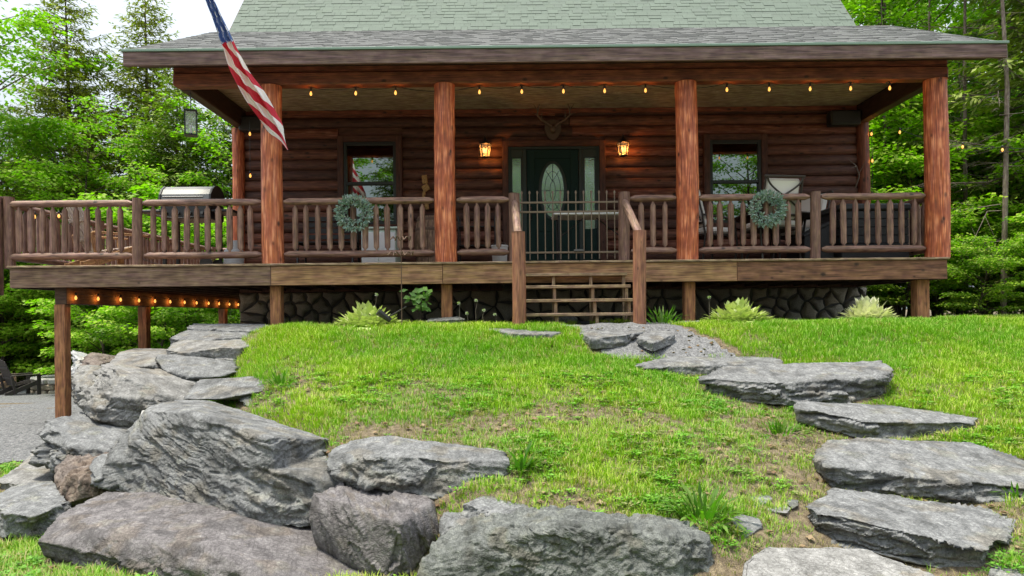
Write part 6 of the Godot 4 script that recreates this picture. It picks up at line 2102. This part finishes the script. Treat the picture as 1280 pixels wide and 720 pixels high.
# returns [trunk, crown]; height h, crown from hb up, radius cr
func broadleaf(sd: int, h: float, hb: float, cr: float, limbs: int, per: int, size: float, c0: Color, c1: Color, dense := 26) -> Array:
	rng.seed = sd
	var t := mb()
	var b := MB.new()
	var top := Vector3(R(-0.5, 0.5), h * 0.94, R(-0.5, 0.5))
	var bend := Vector3(R(-0.4, 0.4), 0, R(-0.4, 0.4))
	var tp := []
	var tr := []
	var r0 := 0.013 * h + 0.02
	for k in 9:
		var u := k / 8.0
		tp.append(top * u + bend * sin(u * PI) - Vector3(0, 0.25 if k == 0 else 0.0, 0))
		tr.append(r0 * (1.0 - u * 0.92) * (1.25 if k == 0 else 1.0))
	t.tube(tp, tr, 8)
	for i in limbs:
		var u := lerpf(hb / h, 0.97, pow((i + R(0, 0.8)) / limbs, 0.9))
		var base := top * u + bend * sin(u * PI)
		var f := (u - hb / h) / (1.0 - hb / h)
		var reach := cr * (0.35 + 0.85 * sin(PI * clampf(0.22 + f * 0.72, 0, 1))) * R(0.7, 1.15)
		var a := i * 2.4 + R(-0.4, 0.4)
		var o := Vector3(cos(a), 0, sin(a))
		var rise := lerpf(0.15, 0.9, f) * R(0.6, 1.2)
		var tip := base + o * reach + Vector3(0, reach * rise, 0)
		var midp := base.lerp(tip, 0.5) + Vector3(0, reach * 0.08, 0)
		var lr := r0 * 0.32 * (1.0 - u * 0.6)
		t.tube([base, midp, tip], [lr, lr * 0.6, lr * 0.15], 5, false)
		for j in per:
			var v := sqrt(R(0.05, 1.0))
			var q := base.lerp(midp, v * 2.0) if v < 0.5 else midp.lerp(tip, v * 2.0 - 1.0)
			var sa := a + R(-1.5, 1.5)
			var so := Vector3(cos(sa), R(-0.1, 0.3), sin(sa))
			var e := q + so * R(0.2, 0.75) * (0.35 + 0.5 * cr / 3.0)
			if rng.randf() < 0.5: t.tube([q, e], [lr * 0.3, lr * 0.08], 4, false)
			spray(b, e, o, R(0.28, 0.55) * (0.6 + 0.16 * cr), dense, size, c0, c1, R(0, 1))
	return [t.mesh(), b.mesh()]

# conifer: whorls of drooping boughs set with short needle sprigs
func conifer(sd: int, h: float, hb: float, cr: float, c0: Color, c1: Color, sparse := 0.0, dead := 0.0) -> Array:
	rng.seed = sd
	var t := mb()
	var b := MB.new()
	var r0 := 0.012 * h + 0.03
	var lean := Vector3(R(-0.02, 0.02), 0, R(-0.02, 0.02)) * h
	var tp := []
	var tr := []
	for k in 7:
		var u := k / 6.0
		tp.append(Vector3(0, h * u, 0) + lean * u * u - Vector3(0, 0.25 if k == 0 else 0.0, 0)); tr.append(r0 * (1.0 - u * 0.95))
	t.tube(tp, tr, 8)
	var y := hb
	var k := 0
	while y < h * 0.985:
		var f := (y - hb) / (h - hb)
		var reach := cr * pow(1.0 - f, 0.68) * (0.75 + 0.25 * smoothstep(0.0, 0.15, f))
		var nb := 7 if f < 0.8 else 5
		for i in nb:
			if rng.randf() < sparse: continue
			k += 1
			var a := k * 2.4 + R(-0.35, 0.35)
			var o := Vector3(cos(a), 0, sin(a))
			var L := reach * R(0.55, 1.15) + 0.12
			var base := Vector3(0, y + R(-0.12, 0.12), 0) + lean * (y / h) * (y / h)
			var dr := lerpf(-0.32, 0.55, f) * L
			var tip := base + o * L + Vector3(0, dr, 0)
			var mid := base + o * L * 0.5 + Vector3(0, dr * 0.5 - L * 0.07, 0)
			var br := 0.004 + 0.008 * L
			t.tube([base, mid, tip], [br, br * 0.7, 0.003], 4, false)
			var isdead := rng.randf() < dead
			var sx := o.cross(Vector3.UP)
			var tw := maxi(3, int(L * 8.0))
			var tone := R(0, 1)
			for j in tw:
				var v := (j + R(0.2, 1.0)) / tw
				if v < 0.12: continue
				var q := base.lerp(mid, v * 2.0) if v < 0.5 else mid.lerp(tip, v * 2.0 - 1.0)
				for s in [-1.0, 1.0]:
					var tl: float = (0.20 + 0.42 * L * 0.45 * (1.0 - v * 0.75)) * R(0.6, 1.2)
					var td: Vector3 = (sx * s + o * R(0.5, 1.0) + Vector3(0, R(-0.45, 0.05), 0)).normalized()
					if isdead:
						t.tube([q, q + td * tl * 1.2], [0.004, 0.0015], 3, false)
						continue
					var ns := maxi(2, int(tl / 0.055))
					for m in ns:
						var w := (m + rng.randf()) / ns
						var nd: Vector3 = (td + Vector3(R(-0.7, 0.7), R(-0.6, 0.35), R(-0.7, 0.7))).normalized()
						b.col = c0.lerp(c1, clampf(tone * 0.5 + w * 0.45 + R(-0.2, 0.2), 0, 1)) * R(0.8, 1.2)
						leaf(b, q + td * tl * w, nd, R(0.13, 0.24), R(0.022, 0.042), Vector3(R(-0.5, 0.5), 1, R(-0.5, 0.5)).normalized())
		y += lerpf(0.34, 0.2, f) * R(0.8, 1.2)
	return [t.mesh(), b.mesh()]

func bare_pole(sd: int, h: float) -> Array:       # thin, half dead trunk with bare twigs and a small top
	rng.seed = sd
	var t := mb()
	var b := MB.new()
	var lean := Vector3(R(-0.3, 0.3), 0, R(-0.3, 0.3))
	t.tube([Vector3(0, -0.2, 0), Vector3(0, h * 0.5, 0) + lean * 0.15 + Vector3(0.12, 0, 0.05), Vector3(0, h, 0) + lean], [0.055, 0.042, 0.012], 8)
	for k in 46:
		var y := R(0.12, 0.95) * h
		var a := R(0, TAU)
		var L := R(0.4, 1.7) * (1.1 - y / h)
		var o := Vector3(cos(a), 0, sin(a))
		var p := Vector3(0, y, 0) + lean * (y / h)
		var m := p + o * L * 0.5 + Vector3(0, -0.05 * L, 0)
		var e := p + o * L + Vector3(0, R(-0.5, 0.1) * L, 0)
		t.tube([p, m, e], [0.011, 0.007, 0.002], 4, false)
		for j in 5:
			var q := m.lerp(e, R(-0.6, 0.9))
			t.tube([q, q + Vector3(R(-0.3, 0.3), R(-0.3, 0.15), R(-0.3, 0.3)) * L], [0.004, 0.001], 3, false)
		if y > h * 0.7: spray(b, e, o, 0.4, 30, 0.09, Color(0.07, 0.12, 0.02), Color(0.14, 0.22, 0.03), R(0, 1))
	return [t.mesh(), b.mesh()]

func plant_tree(called: String, label: String, cat: String, v: Array, x: float, z: float, turn: float, sc: float, bark: Material, leafm: Material, group: String):
	var p := Vector3(x, HT(x, z), -z)
	var t := thing(called, label, cat, p, group)
	t.rotation.y = turn
	t.scale = Vector3(sc, sc, sc)
	put("trunk", v[0], bark, t, t.global_transform)
	put("crown", v[1], leafm, t, t.global_transform)

func woods(called: String, label: String, list: Array, v: Array, bark: Material, leafm: Material):      # far trees that read as one mass
	var xs := []
	var cs := []
	for q in list:
		xs.append(Transform3D(Basis(Vector3.UP, q[2]).scaled(Vector3(q[3], q[3] * q[4], q[3])), Vector3(q[0], HT(q[0], q[1]), -q[1])))
		cs.append(Color(q[5], q[5], q[5]))
	var root := Node3D.new()
	root.name = numbered(called)
	add_child(root)
	tag(root, label, "woods", "", "stuff")
	for k in 2:
		var mm := MultiMesh.new()
		mm.transform_format = MultiMesh.TRANSFORM_3D
		mm.use_colors = true
		mm.mesh = v[k]
		mm.instance_count = xs.size()
		for i in xs.size():
			mm.set_instance_transform(i, xs[i])
			mm.set_instance_color(i, cs[i])
		var o := MultiMeshInstance3D.new()
		o.name = ["trunks", "crowns"][k]
		o.multimesh = mm
		o.material_override = [bark, leafm][k]
		o.set_meta("kind", "stuff")
		root.add_child(o)

func make_trees():
	var dk := Color(0.14, 0.26, 0.025)
	var mdl := Color(0.25, 0.40, 0.03)
	var lt := Color(0.44, 0.58, 0.055)
	var V := {}
	V.maple = broadleaf(201, 9.0, 0.9, 2.9, 28, 20, 0.14, mdl, lt, 22)
	V.maple2 = broadleaf(202, 11.0, 1.2, 3.3, 30, 20, 0.16, dk, lt, 22)
	V.tall = broadleaf(203, 14.0, 2.4, 3.6, 34, 19, 0.17, mdl, lt, 22)
	V.sapling = broadleaf(204, 4.2, 0.35, 1.7, 24, 18, 0.12, mdl, Color(0.46, 0.62, 0.05), 24)
	V.sapling2 = broadleaf(205, 3.2, 0.2, 1.6, 24, 18, 0.11, dk, lt, 24)
	V.spruce = conifer(211, 15.0, 1.0, 3.4, Color(0.15, 0.18, 0.03), Color(0.48, 0.49, 0.09))
	V.spruce2 = conifer(212, 13.0, 0.6, 2.6, Color(0.09, 0.14, 0.03), Color(0.32, 0.38, 0.08), 0.15)
	V.hemlock = conifer(213, 10.0, 0.5, 2.9, Color(0.11, 0.17, 0.03), Color(0.38, 0.46, 0.08), 0.1)
	V.halfdead = conifer(214, 13.0, 1.5, 3.2, Color(0.11, 0.16, 0.03), Color(0.33, 0.40, 0.07), 0.2, 0.45)
	V.pole = bare_pole(221, 9.0)
	V.pole2 = bare_pole(222, 11.0)
	rng.seed = 777
	var L := "trees behind the left deck"
	var Rg := "trees right of the porch"
	plant_tree("spruce_tree", "tall yellowish green spruce, left one of the pair against the sky", "tree", V.spruce, -16.2, 26.6, 0.3, 1.0, M.bark, M.needle, L)
	plant_tree("spruce_tree", "tall spruce nearest the roof, right one of the pair against the sky", "tree", V.spruce, -14.3, 28.5, 2.1, 1.02, M.bark, M.needle, L)
	plant_tree("spruce_tree", "shorter spruce standing between the tall pair and the left edge", "tree", V.spruce2, -19.0, 27.0, 1.0, 0.8, M.bark, M.needle, L)
	plant_tree("hemlock_tree", "feathery hemlock seen beyond the hanging lantern", "tree", V.hemlock, -11.9, 25.5, 0.0, 1.12, M.bark, M.needle, L)
	plant_tree("hemlock_tree", "feathery hemlock close to the left house corner", "tree", V.hemlock, -9.9, 26.5, 2.0, 1.1, M.bark_pale, M.needle, L)
	plant_tree("maple_tree", "tall airy maple at the upper left edge against the sky", "tree", V.tall, -17.8, 23.5, 1.2, 0.98, M.bark, M.leaf, L)
	plant_tree("maple_tree", "bright green maple in front of the spruce pair", "tree", V.maple, -14.6, 24.8, 0.4, 0.98, M.bark, M.leaf, L)
	plant_tree("maple_tree", "bright maple behind the left end of the deck railing", "tree", V.maple, -17.6, 24.2, 2.4, 0.95, M.bark, M.leaf, L)
	plant_tree("maple_tree", "maple just left of the house corner post", "tree", V.maple2, -9.4, 26.0, 0.9, 0.86, M.bark, M.leaf, L)
	plant_tree("maple_tree", "maple behind the grill on the left deck", "tree", V.maple2, -12.4, 26.4, 3.3, 0.84, M.bark, M.leaf, L)
	var sp := [[-17.0, 24.0, "leftmost leafy sapling at the gravel edge"], [-15.2, 24.4, "leafy sapling behind the dark fire pit chair"], [-13.2, 24.2, "leafy sapling right behind the front deck post"], [-11.5, 23.6, "leafy sapling between the two left deck posts"], [-9.7, 22.4, "leafy sapling behind the middle deck post"], [-8.2, 22.0, "leafy sapling seen under the deck by the stones"], [-6.9, 22.6, "leafy sapling seen under the deck beside the house plinth"]]
	for k in sp.size():
		plant_tree("sapling", sp[k][2], "sapling", [V.sapling, V.sapling2][k % 2], sp[k][0], sp[k][1], k * 1.7, R(1.05, 1.35), M.bark, M.leaf, "saplings along the gravel yard")
	var sq := [[-10.9, 19.2, 0.78, "bright leafy sapling just right of the front deck post"], [-9.4, 18.6, 0.85, "bright leafy sapling left of the middle deck post"], [-8.0, 18.2, 0.8, "bright leafy sapling right of the middle deck post"], [-6.9, 17.9, 0.75, "bright leafy sapling by the farthest deck post"]]
	for k in sq.size(): plant_tree("sapling", sq[k][3], "sapling", [V.sapling, V.sapling2][k % 2], sq[k][0], sq[k][1], k * 1.1, sq[k][2], M.bark, M.leaf, "saplings along the gravel yard")
	# right side
	plant_tree("maple_tree", "bright maple right behind the right porch corner", "tree", V.maple2, 9.6, 18.2, 0.5, 0.85, M.bark, M.leaf, Rg)
	plant_tree("maple_tree", "bright leafy maple at the right edge of the picture", "tree", V.maple, 13.2, 17.2, 1.9, 1.1, M.bark, M.leaf, Rg)
	plant_tree("maple_tree", "tall maple whose crown shows above the right roof slope", "tree", V.tall, 11.0, 21.0, 0.2, 1.05, M.bark, M.leaf, Rg)
	plant_tree("maple_tree", "maple between the right column and the thin pale trunks", "tree", V.maple, 11.4, 20.0, 4.0, 0.95, M.bark, M.leaf, Rg)
	plant_tree("spruce_tree", "half dead spruce with long bare boughs at the upper right", "tree", V.halfdead, 10.9, 14.6, 0.8, 1.0, M.bark_dead, M.needle, Rg)
	plant_tree("spruce_tree", "dark spruce with low boughs behind the right lawn edge", "tree", V.spruce2, 14.2, 21.5, 2.2, 0.85, M.bark, M.needle, Rg)
	plant_tree("bare_tree", "thin pale bare trunk nearest the right edge of the picture", "tree", V.pole, 9.0, 13.2, 0.3, 0.95, M.bark_pale, M.leaf, Rg)
	plant_tree("bare_tree", "thin grey trunk with bare twigs, second from the right edge", "tree", V.pole2, 9.4, 14.9, 1.4, 0.9, M.bark_dead, M.leaf, Rg)
	plant_tree("bare_tree", "slim grey trunk just right of the right porch column", "tree", V.pole2, 9.2, 15.6, 3.0, 0.8, M.bark_dead, M.leaf, Rg)
	plant_tree("bare_tree", "slim twiggy trunk seen between house corner and right column", "tree", V.pole, 8.4, 16.0, 2.0, 0.8, M.bark_dead, M.leaf, Rg)
	var pl := [[10.6, 17.0, 0.75, "thin pale trunk in the gap right of the right column"], [11.6, 16.2, 0.8, "thin grey trunk left of the pair at the right edge"], [12.6, 18.0, 0.85, "slender trunk deep in the right woods near the edge"], [8.0, 18.5, 0.8, "slender trunk above the hot tub behind the porch end"], [9.9, 19.0, 0.9, "slender grey trunk behind the end support post"]]
	for k in pl.size(): plant_tree("bare_tree", pl[k][3], "tree", [V.pole, V.pole2][k % 2], pl[k][0], pl[k][1], k * 1.3, pl[k][2], [M.bark_pale, M.bark_dead][k % 2], M.leaf, Rg)
	var sr := [[7.9, 14.6, "leafy bush seen under the porch beside the right end post"], [9.1, 13.9, "leafy bush right of the right end post at the lawn edge"], [10.6, 14.4, "low leafy bush among the thin trunks on the right"], [12.0, 15.0, "low leafy bush at the right edge below the trunks"], [8.8, 16.0, "leafy sapling behind the hot tub"], [10.2, 16.4, "leafy sapling deeper in the right woods"], [7.4, 16.2, "leafy sapling behind the right house corner"]]
	for k in sr.size():
		plant_tree("sapling", sr[k][2], "sapling", [V.sapling2, V.sapling2, V.sapling2, V.sapling2, V.sapling, V.sapling, V.sapling][k], sr[k][0], sr[k][1], k * 2.3, [0.62, 0.55, 0.5, 0.55, 0.9, 1.0, 1.0][k], M.bark, M.leaf, "saplings along the right woods")
	var sf := [[8.3, 12.9, 0.42, "small bright bush at the lawn edge right behind the end post"], [9.6, 12.6, 0.5, "bright bush at the lawn edge in front of the slim trunks"], [10.5, 13.3, 0.8, "bright young tree leaning in at the right edge of the lawn"], [11.2, 12.9, 0.45, "low bright bush at the far right lawn edge"]]
	for k in sf.size(): plant_tree("sapling", sf[k][3], "sapling", [V.sapling2, V.sapling2, V.sapling, V.sapling2][k], sf[k][0], sf[k][1], k * 1.9, sf[k][2], M.bark, M.leaf, "saplings along the right woods")
	# the woods beyond
	var far := {"maple2": [], "tall": [], "spruce": [], "hemlock": [], "sapling": []}
	for k in 34:
		var x := -34.0 + k * 0.97 + R(-0.5, 0.5)
		var z := R(29, 42)
		var kd = ["maple2", "hemlock", "maple2", "spruce"][k % 4]
		if x > -19.5 and x < -4.0 and kd == "spruce": kd = "hemlock"
		var sc := R(0.7, 0.95) if not (x > -19 and x < -3) else R(0.55, 0.72)
		far[kd].append([x, z, R(0, 6), sc, R(0.9, 1.1), R(0.75, 1.05)])
	for k in 40:
		far["sapling"].append([-24.0 + k * 0.52 + R(-0.3, 0.3), R(25.8, 29.0), R(0, 6), R(0.9, 1.4), 1.0, R(0.7, 1.05)])
	for k in 14:
		var x := 9.0 + R(0, 28)
		var z := R(28, 42)
		far[["maple2", "tall", "tall", "spruce", "hemlock"][k % 5]].append([x, z, R(0, 6), R(0.85, 1.2), 1.0, R(0.7, 1.05)])
	for k in 26:
		far["sapling"].append([8.0 + k * 0.6 + R(-0.3, 0.3), R(17.5, 22.5), R(0, 6), R(0.8, 1.3), 1.0, R(0.7, 1.05)])
	# trees on the viewer's side of the clearing, which the porch glass mirrors
	for k in 11:
		far[["maple2", "tall", "hemlock"][k % 3]].append([-13.0 + k * 2.9 + R(-0.6, 0.6), -R(16, 21), R(0, 6), [1.15, 0.95, 1.3][k % 3] * R(0.9, 1.1), 1.0, 1.0])
	var txt := {"maple2": "far maples of the surrounding woods", "tall": "far tall leafy trees of the surrounding woods", "spruce": "far spruces of the surrounding woods", "hemlock": "far hemlocks of the surrounding woods", "sapling": "leafy undergrowth at the foot of the woods"}
	for kd in far:
		woods("undergrowth" if kd == "sapling" else "far_woods", txt[kd], far[kd], V[kd], M.bark, M.needle if kd in ["spruce", "hemlock"] else M.leaf)

func _ready():
	rng.seed = 4242
	# ---- camera: level, slightly rolled as the photograph, horizon below the middle (lens shifted up)
	var cam := Camera3D.new()
	cam.name = "camera"
	cam.near = 0.1
	cam.far = 600.0
	cam.keep_aspect = Camera3D.KEEP_HEIGHT
	cam.projection = Camera3D.PROJECTION_FRUSTUM
	cam.size = 0.1 * 720.0 / 900.0
	cam.frustum_offset = Vector2(0, 0.1 * 35.0 / 900.0)
	cam.position = Vector3(0, YC, 0)
	cam.rotation_degrees = Vector3(0, 0, -0.55)
	add_child(cam)
	cam.make_current()
	# ---- sky, exposure
	var we := WorldEnvironment.new()
	we.name = "world_environment"
	var env := Environment.new()
	env.background_mode = Environment.BG_SKY
	var sm := ProceduralSkyMaterial.new()
	sm.sky_top_color = Color(0.80, 0.82, 0.855)
	sm.sky_horizon_color = Color(0.425, 0.45, 0.475)
	sm.sky_curve = 0.9
	sm.sky_energy_multiplier = 1.0
	sm.ground_bottom_color = Color(0.25, 0.27, 0.2)
	sm.ground_horizon_color = Color(0.45, 0.5, 0.42)
	sm.sun_angle_max = 1.0
	var sky := Sky.new()
	sky.sky_material = sm
	env.sky = sky
	env.tonemap_mode = Environment.TONE_MAPPER_LINEAR
	env.tonemap_exposure = 3.9
	env.sdfgi_enabled = true
	env.ssao_enabled = true
	env.ssil_enabled = true
	we.environment = env
	add_child(we)
	# ---- sun behind thin cloud
	var sun := DirectionalLight3D.new()
	sun.name = "sun"
	sun.light_color = Color(1.0, 0.97, 0.90)
	sun.light_energy = 0.5
	sun.light_angular_distance = 12.0
	sun.shadow_enabled = true
	add_child(sun)
	sun.look_at_from_position(Vector3(-3.5, 14, 1.0), Vector3.ZERO)
	# ---- structure, then things, then details
	make_materials()
	print("materials ", Time.get_ticks_msec())
	make_ground()
	make_rocks()
	print("rocks ", Time.get_ticks_msec())
	make_cabin()
	print("cabin ", Time.get_ticks_msec())
	make_trees()
	print("trees ", Time.get_ticks_msec())
	rng.seed = 999
	make_porch_things()
	make_fire_pit()
	make_lawn()
	make_plants()
	print("done ", Time.get_ticks_msec())
